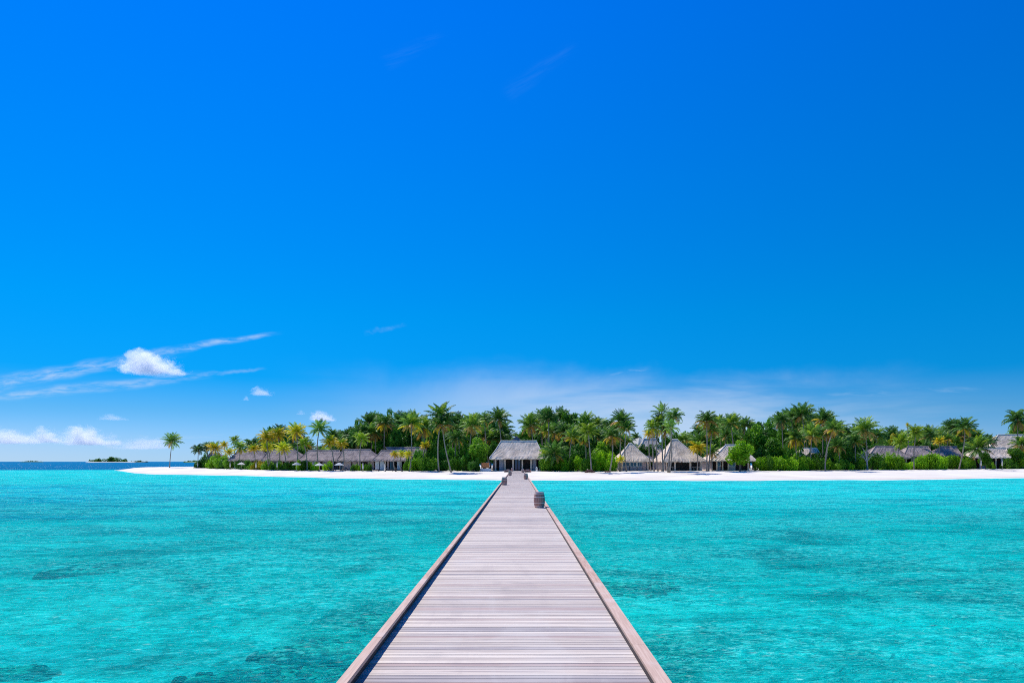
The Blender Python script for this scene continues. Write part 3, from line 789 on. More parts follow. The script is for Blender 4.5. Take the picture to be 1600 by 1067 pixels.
def tree(px, ytop, D, wpx, mk, label, group=None, name='broadleaf_tree'):
    base = gxy(px, D, -.1); top = at(px, ytop, D).z
    H = max(2.5, top-base.z); W = wpx*D/F
    p = empty(name, base, label, 'tree', group)
    cr, tk = random.choice(TREES); rz = random.uniform(0, 6.28)
    s_ = (W/7.6, W/7.6, H/9.0)
    for nm, me in (('crown', cr[mk]), ('trunk', tk)):
        o = link(nm, me, p); o.scale = s_; o.rotation_euler = (0, 0, rz)
    return p
def shrub(px, ytop, D, wpx, mk, label, group=None):
    base = gxy(px, D, -.05); top = at(px, ytop, D).z
    H = max(.5, top-base.z); W = wpx*D/F
    p = empty('shrub', base, label, 'shrub', group)
    fo, stm = random.choice(SHRUBS); rz = random.uniform(0, 6.28)
    for nm, me in (('foliage', fo[mk]), ('stem', stm)):
        o = link(nm, me, p); o.scale = (W/4.4, W/4.4, H/2.4); o.rotation_euler = (0, 0, rz)
    return p
V = lambda px: interp(px, VEG)

# ------------------------------------------------------------------ palms that can be told apart
PALMS = [  # crown x, crown y, base x, depth behind the vegetation line, radius px, kind, label
 (269, 689, 265, 4, 13, 'g', 'lone green palm standing by itself on the tip of the sand spit'),
 (310, 703, 310, -1, 10, 'd', 'dark green palm at the left end of the grove, nearest the lone palm'),
 (323, 698, 322, 3, 9, 'b', 'thin palm with brownish orange fronds just right of the leftmost grove palm'),
 (336, 701, 334, 1, 12, 'y', 'golden palm over the leftmost dark shrubs'),
 (350, 696, 351, 12, 7, 'y', 'small yellow green palm between the first golden palm and the pale sprouting one'),
 (367, 688, 366, 10, 8, 'l', 'small pale green palm rising above the left end of the first long roof'),
 (375, 699, 375, 1, 12, 'm', 'green palm with amber lower fronds at the left corner of the first long roof'),
 (358, 707, 360, 1, 8, 'y', 'low golden palm by the closed parasol near the spit'),
 (396, 702, 396, 0, 9, 'y', 'low golden palm in front of the first long thatched roof'),
 (417, 684, 420, -1, 14, 'y', 'tall orange yellow palm at the left of the high golden trio'),
 (434, 680, 437, 2, 13, 'y', 'tall lime and gold palm in the middle of the high golden trio'),
 (463, 675, 464, 0, 15, 'y', 'tall golden palm with wide spreading fronds at the right of the high trio'),
 (418, 700, 419, -2, 11, 'y', 'golden palm in front of the second bungalow, below the high trio'),
 (443, 702, 447, -2, 12, 'y', 'golden palm with bright fronds over the second bungalow roof'),
 (475, 692, 480, -1, 9, 'l', 'small lime green palm between the golden palms and the slim green one'),
 (499, 670, 499, 0, 15, 'g', 'slim tall green palm in front of the long grey roof, with sky around its crown'),
 (521, 680, 522, 24, 12, 'd', 'dark palm behind the roof, right of the slim green palm'),
 (515, 692, 520, -2, 13, 'y', 'bright yellow palm with its crown on the roofline of the middle bungalows'),
 (534, 694, 535, -1, 10, 'y', 'smaller golden palm beside the bright yellow one in front of the roofs'),
 (565, 686, 564, -1, 12, 'l', 'pale green palm standing in front of the plaster walled bungalow'),
 (601, 662, 601, 24, 16, 'm', 'tall palm with pale trunk rising behind the curtained bungalow'),
 (643, 662, 643, -1, 20, 'm', 'broad palm with long drooping fronds and dark trunk over the last bungalow'),
 (662, 668, 660, 6, 19, 'm', 'full crowned drooping palm just left of the crossing pair'),
 (690, 650, 686, -7, 21, 'g', 'tallest palm of the crossing pair, upright trunk leaning slightly left at its foot'),
 (691, 664, 705, -8, 18, 'm', 'palm of the crossing pair whose pale trunk slants down to the right'),
 (617, 711, 619, -3, 7, 'y', 'left of three yellow dwarf palms on the sand'),
 (628, 709, 628, -2, 7, 'y', 'middle of three yellow dwarf palms on the sand'),
 (638, 710, 639, -3, 7, 'y', 'right of three yellow dwarf palms on the sand'),
 (665, 697, 664, 3, 9, 'y', 'small yellowish palm at the right gable of the last bungalow'),
 (714, 685, 716, 6, 16, 'g', 'green palm between the crossing pair and the big round bush'),
 (738, 664, 738, 12, 18, 'b', 'palm with hanging brown fronds above the big round bush'),
 (757, 657, 765, 20, 14, 'd', 'dark palm left of the tall one by the pavilion, trunk bent right'),
 (779, 655, 783, 15, 18, 'g', 'tall palm above the left end of the pavilion roof'),
 (829, 664, 832, 16, 18, 'b', 'palm with brownish skirt above the right end of the pavilion roof'),
 (857, 655, 858, 16, 17, 'd', 'dark palm high in the grove right of the pavilion'),
 (866, 708, 868, 0, 20, 'g', 'low wide feathery palm beside the right corner of the pavilion'),
 (850, 712, 851, 1, 10, 'l', 'pale arching small palm touching the right eave of the pavilion'),
 (894, 683, 892, 1, 14, 'm', 'palm with orange lower fronds left of the pair above the driftwood'),
 (919, 674, 924.5, -9, 16, 'l', 'palm growing out of the driftwood root, trunk bending left as it rises'),
 (913, 688, 912, 1, 11, 'm', 'shorter palm close behind the palm of the driftwood root'),
 (957, 682, 952.5, -7, 16, 'm', 'palm with curved foot on open sand left of the pointed hut'),
 (971, 658, 969.5, 0, 17, 'm', 'tall palm with orange hanging fronds at the left corner of the pointed hut'),
 (979, 670, 979, -1, 14, 'g', 'straight dark trunked palm in front of the pointed hut'),
 (993, 684, 993, 44, 9, 'd', 'small dark distant palm seen over the pointed hut'),
 (970, 719, 969, -1, 7, 'y', 'yellow dwarf palm at the foot of the pointed hut'),
 (1034, 644, 1036, -2, 15, 's', 'highest sparse palm of the cluster before the restaurant'),
 (1021, 668, 1022, -1, 15, 'm', 'left palm of the restaurant cluster with yellowing fronds'),
 (1030, 660, 1028, -1, 14, 'g', 'second palm from the left in the restaurant cluster'),
 (1039, 674, 1034, 0, 13, 'm', 'lower yellowish palm in the middle of the restaurant cluster'),
 (1053, 651, 1044, -8, 15, 'g', 'palm of the restaurant cluster leaning right with a tall crown'),
 (1048, 668, 1046, -10, 15, 's', 'palm of the restaurant cluster rooted farthest out on the sand'),
 (1014, 678, 1017, 1, 9, 'y', 'short yellow crowned palm at the left of the restaurant cluster'),
 (1104, 658, 1104, -1, 17, 'm', 'tall pale trunked palm between the two right restaurant halls'),
 (1112, 672, 1107, 0, 14, 'b', 'palm with hanging brown fronds leaning from the same foot as the tall pale one'),
 (1090, 700, 1090, 0, 13, 'y', 'low golden palm at the right eave of the large restaurant hall'),
 (1112, 706, 1113, 2, 12, 'b', 'low brownish palm between the restaurant halls'),
 (1142, 661, 1153, 14, 16, 'g', 'palm with slanting pale trunk above the half hidden hut'),
 (1164, 665, 1165, 18, 14, 'g', 'palm just right of the slanting palm above the round bright tree'),
 (1221, 657, 1222, 18, 15, 'd', 'dark palm left of the highest palms right of the restaurant'),
 (1237, 654, 1238, 20, 16, 'd', 'dark palm between two taller crowns in the high right grove'),
 (1253, 648, 1254, 16, 19, 'g', 'highest palm of the grove right of the restaurant'),
 (1288, 656, 1288, 12, 17, 'm', 'tall palm at the right shoulder of the high grove'),
 (1243, 686, 1247, 1, 17, 'm', 'drooping palm with yellow lower fronds above the bright shrubs'),
 (1270, 680, 1270, 2, 17, 'b', 'palm with brown skirt in front of the small buried roof'),
 (1290, 678, 1287, 1, 12, 'm', 'straight pale trunked palm left of the strongly leaning one'),
 (1303, 670, 1289.5, -8, 15, 'm', 'palm whose pale trunk leans strongly right from the sand'),
 (1310, 696, 1308, 0, 14, 'b', 'brownish palm under the crown of the strongly leaning palm'),
 (1352, 671, 1356, 1, 19, 'b', 'large palm with a hanging brown skirt beside the bleached bare tree'),
 (1336, 690, 1338, 2, 12, 'g', 'smaller green palm left of the bleached bare tree'),
 (1408, 690, 1404, 0, 14, 'l', 'yellow green palm leaning over the corner of the low villa'),
 (1431, 676, 1428, -3, 13, 'l', 'slender lime crowned palm on the sand before the rounded shrub mound'),
 (1453, 680, 1453, 16, 15, 'g', 'green palm behind the second villa roof'),
 (1468, 690, 1470, 4, 9, 'y', 'palm with upright yellow fronds between the villas'),
 (1480, 686, 1481, 14, 10, 'm', 'small palm with golden fronds above the small villa roof'),
 (1487, 668, 1487, 26, 14, 'd', 'dark palm left of the tall leaning palm near the right villas'),
 (1508, 668, 1498, -8, 17, 'm', 'tall palm leaning right from the sand between the right villas'),
 (1529, 700, 1530, -2, 19, 'g', 'drooping wide palm in front of the curtained porch'),
 (1545, 690, 1546, 12, 12, 'd', 'dark palm left of the two storey villa'),
 (1590, 656, 1592, 10, 19, 'd', 'tall dark palm against the sky at the right edge of the photo'),
 (1596, 695, 1597, 0, 15, 'm', 'lower palm with yellow fronds at the right edge of the photo'),
]
for (a, b, c_, dd, r, k, lab) in PALMS:
    palm(a, b, c_, V(c_)+dd, r, k, lab, None if r > 99 else 'coconut palms of the island')
p = palm(1418, 664, 1419, V(1419)+14, 3, 'y', 'bare thin palm stem with only a tiny dead orange tuft on top', 'coconut palms of the island', squash=1.3)

# ------------------------------------------------------------------ the grove behind
TOP = [(380, 700), (395, 688), (405, 680), (420, 668), (435, 661), (450, 667), (475, 680), (484, 692), (505, 692), (520, 672), (530, 680), (545, 670), (560, 651), (575, 653), (590, 646), (605, 638), (620, 643),
       (632, 640), (645, 643), (660, 648), (700, 650), (718, 647), (737, 646), (757, 646), (768, 656), (778, 650), (790, 664), (798, 680), (812, 682), (820, 660), (829, 650), (845, 646), (857, 639),
       (870, 641), (885, 642), (900, 645), (915, 648), (930, 652), (945, 655), (960, 657), (974, 668), (982, 690), (1008, 692), (1016, 672), (1050, 672), (1062, 680), (1070, 678), (1080, 672), (1092, 664), (1105, 655),
       (1135, 653), (1165, 658), (1195, 656), (1210, 651), (1230, 646), (1250, 640), (1270, 648), (1285, 648), (1300, 651), (1312, 659), (1322, 674), (1332, 673), (1345, 662), (1365, 664), (1378, 671),
       (1400, 671), (1440, 673), (1475, 669), (1487, 662), (1500, 662), (1515, 670), (1527, 682), (1540, 692), (1560, 690), (1575, 672), (1590, 655), (1640, 650), (1700, 650)]
SEG = [(470, 'behind the golden palms of the left bungalows'), (545, 'behind the middle bungalow roofs'), (610, 'in the high clump behind the plaster walled bungalow'),
       (680, 'behind the last left bungalow'), (745, 'between the crossing pair and the big round bush'), (812, 'behind the left half of the pavilion'),
       (880, 'behind the right side of the pavilion'), (960, 'behind the bright shrubs between pavilion and pointed hut'), (1062, 'behind the pointed hut and palm cluster'),
       (1130, 'behind the large restaurant hall'), (1200, 'behind the round bright tree'), (1265, 'under the highest palms right of the restaurant'), (1322, 'around the strongly leaning palm'),
       (1400, 'around the bleached bare tree'), (1470, 'behind the shrub mound villas'), (1545, 'behind the tall leaning palm by the right villas'), (9999, 'behind the two storey villa at the right edge')]
def seg(px):
    for lim, s_ in SEG:
        if px < lim: return s_
rn = random.Random(21)
def is_gap(px): return 484 < px < 512 or 795 < px < 815 or 978 < px < 1014 or 1546 < px < 1572
px = 396
while px < 1690:
    topy = interp(px, TOP) + rn.uniform(-1, 8)
    D = V(px)+rn.uniform(36, 58)
    leafy = (600 < px < 640 or 868 < px < 965 or 1150 < px < 1200 or 1380 < px < 1400)
    if rn.random() < (.75 if leafy else .30):
        tree(px, topy, D, rn.uniform(26, 38), 'leaf_dark' if rn.random() < .6 else 'leaf_mid', 'dark leafy rear treetop ' + seg(px), 'rear trees ' + seg(px)); px += rn.uniform(12, 17)
    else:
        r = rn.uniform(13, 18)
        palm(px+rn.uniform(-3, 3), topy+r*.62, px, D, r, rn.choice('ddddgm'), 'dark rear coconut palm ' + seg(px), 'rear palms ' + seg(px)); px += rn.uniform(7, 11)
    if is_gap(px): px += 14
px = 410
while px < 1680:
    topy = interp(px, TOP) + rn.uniform(14, 26); D = V(px)+rn.uniform(20, 34)
    if topy < 704 and not (480 < px < 512 or 975 < px < 1062):
        if rn.random() < .35:
            tree(px, topy+2, D, rn.uniform(24, 36), rn.choice(('leaf_dark', 'leaf_mid')), 'mid height leafy tree ' + seg(px), 'inner trees ' + seg(px)); px += rn.uniform(10, 15)
        else:
            r = rn.uniform(13, 17)
            palm(px+rn.uniform(-3, 3), topy+r*.6, px, D, r, rn.choice('ddgmgb'), 'mid height coconut palm ' + seg(px), 'inner palms ' + seg(px))
    px += rn.uniform(8, 13)
# inner leafy filler that closes the grove
px = 402
while px < 1680:
    ty = interp(px, TOP)
    if ty < 690 and not (480 < px < 514):
        tree(px, ty+rn.uniform(15, 24), V(px)+rn.uniform(60, 72), rn.uniform(30, 40), 'leaf_dark', 'leafy tree deep in the grove ' + seg(px), 'deep trees ' + seg(px))
    px += rn.uniform(14, 19)
# understorey
px = 392
while px < 1680:
    D = V(px)+(rn.uniform(19, 27) if px < 1510 and not 1240 < px < 1290 else rn.uniform(38, 44))
    if px < 690: D = V(px)+rn.uniform(25, 30)
    blk = 476 < px < 516
    if not blk:
        tree(px, rn.uniform(686, 700) if not (782 < px < 836 or 965 < px < 1075) else rn.uniform(694, 704), D, rn.uniform(26, 36), 'leaf_dark', 'low dark undergrowth tree ' + seg(px), 'undergrowth trees ' + seg(px), 'understorey_tree')
    px += rn.uniform(11, 15)

# ------------------------------------------------------------------ foreground broadleaf trees and shrubs
tree(746, 684, V(746)+3, 44, 'leaf_mid', 'big round dark green bush tree just left of the pavilion')
tree(732, 694, V(732)+7, 30, 'leaf_dark', 'darker bush tree tucked behind the left side of the big round bush')
tree(1156, 688, V(1156)-3, 46, 'leaf_bright', 'round bright green tree in front of the half hidden thatched hut')
tree(1180, 664, V(1180)+12, 52, 'leaf_mid', 'large leafy tree rising right of the round bright tree')
tree(1205, 684, V(1205)+6, 46, 'leaf_mid', 'leafy green tree left of the drooping palm with yellow lower fronds')
tree(915, 650, V(915)+30, 46, 'leaf_mid', 'tall leafy green treetop between the pavilion and the pointed hut')
tree(938, 690, V(938)+4, 40, 'leaf_bright', 'fresh green leafy tree behind the palm with curved foot')
tree(903, 694, V(903)+8, 34, 'leaf_dark', 'dark green leafy tree behind the driftwood palm')
tree(1395, 678, V(1395)+24, 26, 'leaf_yellow', 'yellow green tree above the low villa roof left of the thin beach palms')
tree(676, 698, V(676)+2, 26, 'leaf_mid', 'green leafy tree left of the crossing pair, by the last bungalow')
tree(1320, 694, V(1320)+6, 36, 'leaf_mid', 'leafy green tree right of the brownish palm under the leaning one')
tree(1540, 706, V(1540)-1, 22, 'leaf_mid', 'leafy green tree beside the left end of the curtained porch')
tree(1590, 700, V(1590)-1, 34, 'leaf_mid', 'leafy green tree screening the right half of the curtained porch')
tree(1488, 712, V(1488)+1, 26, 'leaf_bright', 'light green bushy tree at the foot of the tall leaning palm')
def sway(px):
    for lim, s_ in [(345, 'at the left tip of the grove'), (410, 'before the first long bungalow'), (470, 'before the second bungalow'), (520, 'beside the two open parasols'), (600, 'before the plaster walled bungalow'),
                    (680, 'before the last left bungalow'), (725, 'under the crossing palm pair'), (770, 'at the foot of the big round bush'), (880, 'beside the right corner of the pavilion'), (925, 'behind the driftwood palm'), (966, 'left of the pointed hut'),
                    (1200, 'right of the round bright tree'), (1265, 'below the drooping palm with yellow fronds'), (1330, 'around the strongly leaning palm'), (1400, 'between the bleached tree and the low villa'),
                    (1430, 'at the foot of the slender lime palm'), (1490, 'in the rounded mound before the villas'), (1540, 'at the foot of the tall leaning palm by the villas'), (9999, 'at the right edge under the big villa')]:
        if px < lim: return s_
RUNS = [  # x0, x1, top y, width px, materials, step
 (318, 346, 713, 24, ('leaf_mid', 'leaf_bright', 'leaf_dark'), 7), (347, 364, 715, 21, ('leaf_dark', 'leaf_mid'), 7), (374, 398, 720, 17, ('leaf_mid', 'leaf_dark'), 6), (400, 422, 718, 17, ('leaf_mid', 'leaf_bright', 'leaf_yellow'), 6),
 (424, 448, 720, 16, ('leaf_bright', 'leaf_yellow', 'leaf_mid'), 6), (450, 488, 721, 15, ('leaf_bright', 'leaf_yellow', 'leaf_mid'), 6), (488, 496, 722, 11, ('leaf_bright',), 6), (508, 520, 720, 13, ('leaf_bright', 'leaf_mid'), 6),
 (552, 582, 724, 9, ('leaf_bright', 'leaf_yellow', 'leaf_mid'), 6), (638, 684, 713, 20, ('leaf_mid', 'leaf_bright', 'leaf_mid'), 8), (688, 726, 716, 18, ('leaf_mid', 'leaf_dark'), 8), (730, 750, 717, 16, ('leaf_mid', 'leaf_dark'), 8),
 (851, 880, 718, 20, ('leaf_bright', 'leaf_mid'), 8), (882, 926, 714, 20, ('leaf_mid', 'leaf_bright', 'leaf_mid'), 9), (930, 962, 706, 23, ('leaf_bright', 'leaf_bright', 'leaf_mid'), 8),
 (1186, 1262, 712, 22, ('leaf_bright', 'leaf_mid', 'leaf_bright'), 8), (1264, 1300, 713, 18, ('leaf_mid', 'leaf_bright', 'leaf_mid'), 8), (1304, 1352, 718, 19, ('leaf_bright', 'leaf_mid', 'leaf_bright'), 8),
 (1362, 1404, 709, 22, ('leaf_bright', 'leaf_mid', 'leaf_bright'), 8), (1408, 1430, 718, 17, ('leaf_mid', 'leaf_bright'), 8), (1434, 1480, 709, 24, ('leaf_bright',), 7), (1484, 1522, 713, 18, ('leaf_bright', 'leaf_mid'), 7),
 (1546, 1552, 718, 10, ('leaf_mid',), 6), (1576, 1690, 712, 20, ('leaf_mid', 'leaf_bright', 'leaf_mid'), 8)]
for (a, b, ty, wd, mk, stp) in RUNS:
    px = a
    while px <= b:
        k = rn.choice(mk); adj = {'leaf_dark': 'dark green', 'leaf_mid': 'mid green', 'leaf_bright': 'bright green', 'leaf_yellow': 'yellow'}[k]
        tyy = ty+rn.uniform(-2.5, 5)
        if 1434 <= a <= 1480: tyy = ty + 9*((px-1455)/24.0)**2 + rn.uniform(-1, 1)
        shrub(px, tyy, V(px)+rn.uniform(-2.5, 1.5), wd*rn.uniform(.85, 1.2), k, adj+' leafy beach shrub '+sway(px), adj+' shrubs '+sway(px))
        px += stp*rn.uniform(.8, 1.2)
# second, taller and darker shrub row behind
for (a, b, ty, wd) in [(322, 352, 708, 20), (640, 684, 705, 26), (692, 728, 700, 26), (852, 905, 704, 28), (1190, 1262, 700, 30), (1266, 1350, 706, 28), (1486, 1512, 712, 20), (1580, 1690, 704, 26)]:
    px = a
    while px <= b:
        shrub(px, ty+rn.uniform(-3, 5), V(px)+rn.uniform(4, 8), wd, rn.choice(('leaf_dark', 'leaf_mid')), 'taller second row shrub '+sway(px), 'second row shrubs '+sway(px)); px += wd*.5

# bleached bare tree
bt = empty('bare_tree', gxy(1355, V(1355)-1), 'leafless bleached tree with forked pale limbs', 'tree')
mb = MB(); mb.tube([(0, 0, -.2), (-.1, 0, 2), (-.3, 0, 3.6)], [.3, .24, .18], 7); mb.build('trunk', M['deadwood'], bt, True)
rb = random.Random(5)
for (tx, tz) in ((-2.6, 4.6), (-1.4, 6.0), (-.2, 6.4), (1.2, 5.7), (2.2, 4.4), (-2.0, 3.4)):
    mb = MB(); mid = (tx*.45, rb.uniform(-.5, .5), 3.0+(tz-3)*.5); tip = (tx, rb.uniform(-.8, .8), tz)
    mb.tube([(-.2, 0, 2.2), mid, tip], [.13, .09, .03], 5)
    for q in range(3): mb.tube([mid, (mid[0]+rb.uniform(-1, 1), mid[1]+rb.uniform(-.6, .6), mid[2]+rb.uniform(.7, 1.5))], [.05, .015], 4)
    mb.build('limb', M['deadwood'], bt)

# ------------------------------------------------------------------ driftwood, parasols, loungers, sign, bin, benches
def driftwood(px, D, L, H, label):
    o_ = empty('driftwood', gxy(px, D), label, 'driftwood'); r2 = random.Random(int(px))
    mb = MB(); mb.tube([(-L/2, 0, .15), (-L*.2, .1, H*.55), (L*.15, 0, H*.6), (L/2, -.1, .2)], [.12, H*.42, H*.45, .12], 8); mb.build('log', M['driftwood'], o_)
    mb = MB()
    for i in range(9):
        a = r2.uniform(-1, 1); mb.tube([(a*L*.3, 0, H*.5), (a*L*.5, r2.uniform(-.5, .5), H*.6*r2.random()), (a*L*.75, r2.uniform(-.9, .9), r2.uniform(0, .3))], [.10, .07, .02], 5)
    mb.build('root', M['driftwood'], o_)
driftwood(921.5, V(921)-11, 2.0, .7, 'dark driftwood root mass lying around the foot of a leaning palm')
driftwood(949, V(949)-8, 1.0, .32, 'thin piece of driftwood beside the palm with curved foot')

def parasol(px, py, D, open_, label, white=True):
    base = gxy(px, D); top = at(px, py, D).z-base.z
    p = empty('parasol', base, label, 'parasol', 'white parasols along the bungalows')
    mb = MB(); mb.tube([(0, 0, 0), (0, 0, top+ (.0 if open_ else .1))], .035, 6); mb.build('pole', M['column'], p)
    mb = MB(); mb.lathe([(.28, 0), (.28, .07), (.05, .1)], 10); mb.build('foot', M['grey_wall'], p)
    mb = MB()
    if open_:
        n = 8; R0 = 1.12
        for i in range(n):
            a0, a1 = i*2*math.pi/n, (i+1)*2*math.pi/n
            mb.tri((R0*math.cos(a0), R0*math.sin(a0), top-.45), (R0*math.cos(a1), R0*math.sin(a1), top-.45), (0, 0, top+.12))
            mb.quad((R0*math.cos(a0), R0*math.sin(a0), top-.45), (R0*math.cos(a1), R0*math.sin(a1), top-.45), (R0*math.cos(a1), R0*math.sin(a1), top-.6), (R0*math.cos(a0), R0*math.sin(a0), top-.6))
    else: mb.lathe([(.05, top-1.45), (.19, top-1.3), (.15, top-.7), (.10, top-.2), (.02, top+.12)], 8)
    mb.build('canopy', M['cloth'], p)
PAR = [(309, 722, 0, 'closed white parasol leftmost near the tip of the grove'), (338, 722, 0, 'closed white parasol among the leftmost dark shrubs'), (359.5, 722, 0, 'closed white parasol at the left corner of the first long roof'),
       (377, 722.5, 1, 'open white parasol farthest left, in front of the first long bungalow'), (400, 722, 0, 'closed white parasol between the leftmost and next open parasols'), (433, 721, 0, 'closed white parasol before the second bungalow'),
       (463.5, 722.5, 1, 'open white parasol second from the left, amid yellow shrubs'), (499, 723.5, 1, 'open white parasol beside the slim green palm'), (530, 723, 1, 'open white parasol left of the pink plaster wall'),
       (567, 723, 0, 'closed white parasol among bright plants by the plaster wall'), (601, 725, 0, 'closed white parasol before the pale curtains'), (1533, 719, 0, 'closed white parasol by the curtained porch, left of its column'),
       (1566, 720, 0, 'closed white parasol on the right half of the curtained porch')]
for px, py, op, lab in PAR: parasol(px, py, V(px)-6, op, lab)

def lounger(px, D, label, m2='cushion'):
    p = empty('sun_lounger', gxy(px, D), label, 'sun lounger', 'dark sun loungers along the left bungalows')
    mb = MB(); mb.box(-1, 1, -.32, .32, .26, .33); mb.build('frame', M['dark_wood'], p)
    for sx in (-.85, .85):
        for sy in (-.27, .27):
            mb = MB(); mb.box(sx-.04, sx+.04, sy-.04, sy+.04, 0, .258); mb.build('leg', M['dark_wood'], p)
    mb = MB(); mb.box(-.3, .98, -.3, .3, .332, .45); mb.build('seat', M[m2], p)
    mb = MB(); i = len(mb.v); mb.v += [(-.3, -.3, .34), (-.3, .3, .34), (-.95, .3, .85), (-.95, -.3, .85), (-.22, -.3, .44), (-.22, .3, .44), (-.87, .3, .95), (-.87, -.3, .95)]
    for q in ((0, 1, 2, 3), (4, 7, 6, 5), (0, 4, 5, 1), (2, 6, 7, 3), (0, 3, 7, 4), (1, 5, 6, 2)): mb.f.append(q); mb.mi.append(0)
    mb.build('backrest', M[m2], p)
for px, lab in ((519, 'dark lounger under the open parasol left of the plaster wall'), (527, 'dark lounger just right of the one under the open parasol'), (545, 'dark lounger before the pink plaster wall'),
                (586, 'dark lounger left of the closed parasol at the pale curtains'), (608, 'dark lounger before the dark glass door'), (623, 'dark lounger beside the yellow dwarf palms')):
    lounger(px, V(px)-3.5, lab)

sg = empty('notice_board', gxy(758.5, V(758)-1), 'orange timber notice board on a white base left of the pavilion', 'notice board')
mb = MB(); mb.box(-.87, .87, -.05, .05, .75, 1.98); mb.build('board', M['orange_board'], sg)
for sx in (-.92, .92):
    mb = MB(); mb.box(sx-.05, sx+.05, -.06, .06, 0, 2.05); mb.build('post', M['brown_wood'], sg)
mb = MB(); mb.box(-1.15, 1.25, -.35, -.08, 0, .62); mb.build('base', M['white'], sg)
wb = empty('lamp_pedestal', gxy(838.6, V(838)-1.5), 'small white pedestal with dark round opening beside the right pavilion column', 'pedestal')
mb = MB(); mb.lathe([(.24, 0), (.24, .1), (.2, .14), (.2, .85), (.1, 1.0)], 12); mb.build('body', M['white'], wb)
mb = MB(); mb.tube([(0, -.19, .62), (0, -.22, .62)], .11, 12); mb.build('opening', M['dark_wood'], wb)
for px0, px1, lab in ((788, 799, 'low curved terracotta bench left of the walkway end'), (818.5, 830, 'low curved terracotta bench right of the walkway end')):
    D = 148; xa, xb = (px0-VX)*D/F, (px1-VX)*D/F
    bb = empty('bench', ((xa+xb)/2, D, gz(809, D)), lab, 'bench', 'terracotta benches at the walkway end'); mb = MB(); hw = (xb-xa)/2
    n = 10
    prof = [(-hw+2*hw*k/n, .9*(1-((k-n/2)/(n/2))**2)-.5) for k in range(n+1)]
    for (a, b) in zip(prof, prof[1:]):
        i = len(mb.v); mb.v += [(a[0], a[1]-.25, 0), (b[0], b[1]-.25, 0), (b[0], b[1]+.25, 0), (a[0], a[1]+.25, 0), (a[0], a[1]-.25, .45), (b[0], b[1]-.25, .45), (b[0], b[1]+.25, .45), (a[0], a[1]+.25, .45)]
        for q in ((4, 5, 6, 7), (0, 1, 5, 4), (2, 3, 7, 6)): mb.f.append(tuple(i+k for k in q)); mb.mi.append(0)
    mb.build('seat', M['terracotta'], bb)
    mb = MB(); mb.box(-hw*.5, hw*.5, -.1, .1, .452, .62); mb.build('cushion', M['plaster'], bb)

# ------------------------------------------------------------------ coral patches under the water
def coral(px, py, L, W, label, n=26, h=.5, seed=1):
    D = 4.95*F/(py-HY); X0 = (px-VX)*D/F
    r2 = random.Random(seed); mb = MB()
    for i in range(n*5):
        a = r2.uniform(0, 6.3); q = math.sqrt(r2.random())*(1+.35*math.sin(3*a+seed)); x_, y2 = q*math.cos(a)*L/2, q*math.sin(a)*W/2; r_ = r2.uniform(.05, .17)*(1.2-q*.5)
        hh_ = .42*h*(1-q*.6)*r2.uniform(.4, 1.1); r_ *= 1.5
        hh_ = min(hh_*.6, r_*1.2)
        mb.lathe([(r_*1.5, -.1), (r_*r2.uniform(.95, 1.2), hh_*.35), (r_*.75*r2.uniform(.8, 1.2), hh_*.75), (r_*.25, hh_)], 7, i % 2, x_, y2)
    mb.build('coral_patch', [M['coral'], M['coral_pale']], None, True, (X0, D, -1.6))
    tag(bpy.context.scene.objects[-1] if False else C.objects[-1], label, 'coral')
coral(137, 889, 3.2, 3.4, 'dark elongated coral patch under the water on the left', 90, .9, 2)
coral(505, 1012, 3.0, 1.9, 'brownish coral heads close to the left kerb at the bottom of the photo', 36, .6, 3)
coral(440, 1050, 3.6, 1.2, 'coral rubble at the bottom of the photo left of the walkway', 30, .4, 4)
coral(1240, 1008, 2.2, 1.0, 'small dark coral patch in the lower right water', 14, .45, 5)
coral(600, 962, 2.0, 1.2, 'small coral patch beside the left kerb, above the brownish heads', 14, .4, 8)
coral(985, 915, 3.6, 3.0, 'greenish dark coral patch right of the walkway', 26, .5, 6)
coral(705, 825, 5.5, 8.0, 'shadowy coral patch left of the walkway in the middle distance', 34, .6, 7)
coral(20, 1045, 1.8, .8, 'small dark coral at the lower left corner of the photo', 12, .4, 9)

# ------------------------------------------------------------------ distant islands
def far_island(px0, px1, ytop, D, label, seed, sand=True):
    xa, xb = (px0-VX)*D/F, (px1-VX)*D/F; W = xb-xa; H = (HY-ytop)*D/F + CAMZ
    isl = empty('island', ((xa+xb)/2, D, 0), label, 'island'); r2 = random.Random(seed)
    mb = MB(); n = 24; rows = 5; i0 = 0
    pr = [(math.cos(k*2*math.pi/n), math.sin(k*2*math.pi/n)) for k in range(n)]
    for (s_, z_) in ((1.0, -.5), (.96, 1.5), (.8, 3.0)):
        mb.v += [(c_*W/2*s_, q*W/5*s_, z_) for c_, q in pr]
    for j in range(2):
        for k in range(n): mb.f.append((j*n+k, j*n+(k+1) % n, (j+1)*n+(k+1) % n, (j+1)*n+k)); mb.mi.append(0)
    mb.f.append(tuple(2*n+k for k in range(n))); mb.mi.append(0)
    mb.build('shore', M['sand'] if sand else M['leaf_dark'], isl)
    lobes = []
    for k in range(34):
        f_ = r2.uniform(-.43, .43); hh_ = H*(1-abs(f_)*1.1)*r2.uniform(.45, 1.0)
        lobes.append((f_*W, r2.uniform(-W*.07, W*.07), hh_*.55, hh_*.5))
    lc = leaf_cloud([(a, b, c_, d) for a, b, c_, d in lobes], 5000, H*.09, r2, zmin=0)
    lc.build('trees', M['leaf_dark'], isl)['kind'] = 'stuff'
far_island(134, 212, 713.5, 2300, 'small wooded island with a sand rim far out on the left horizon', 1)
far_island(206, 232, 719, 3600, 'thin dark islet on the horizon just right of the wooded island', 2, False)
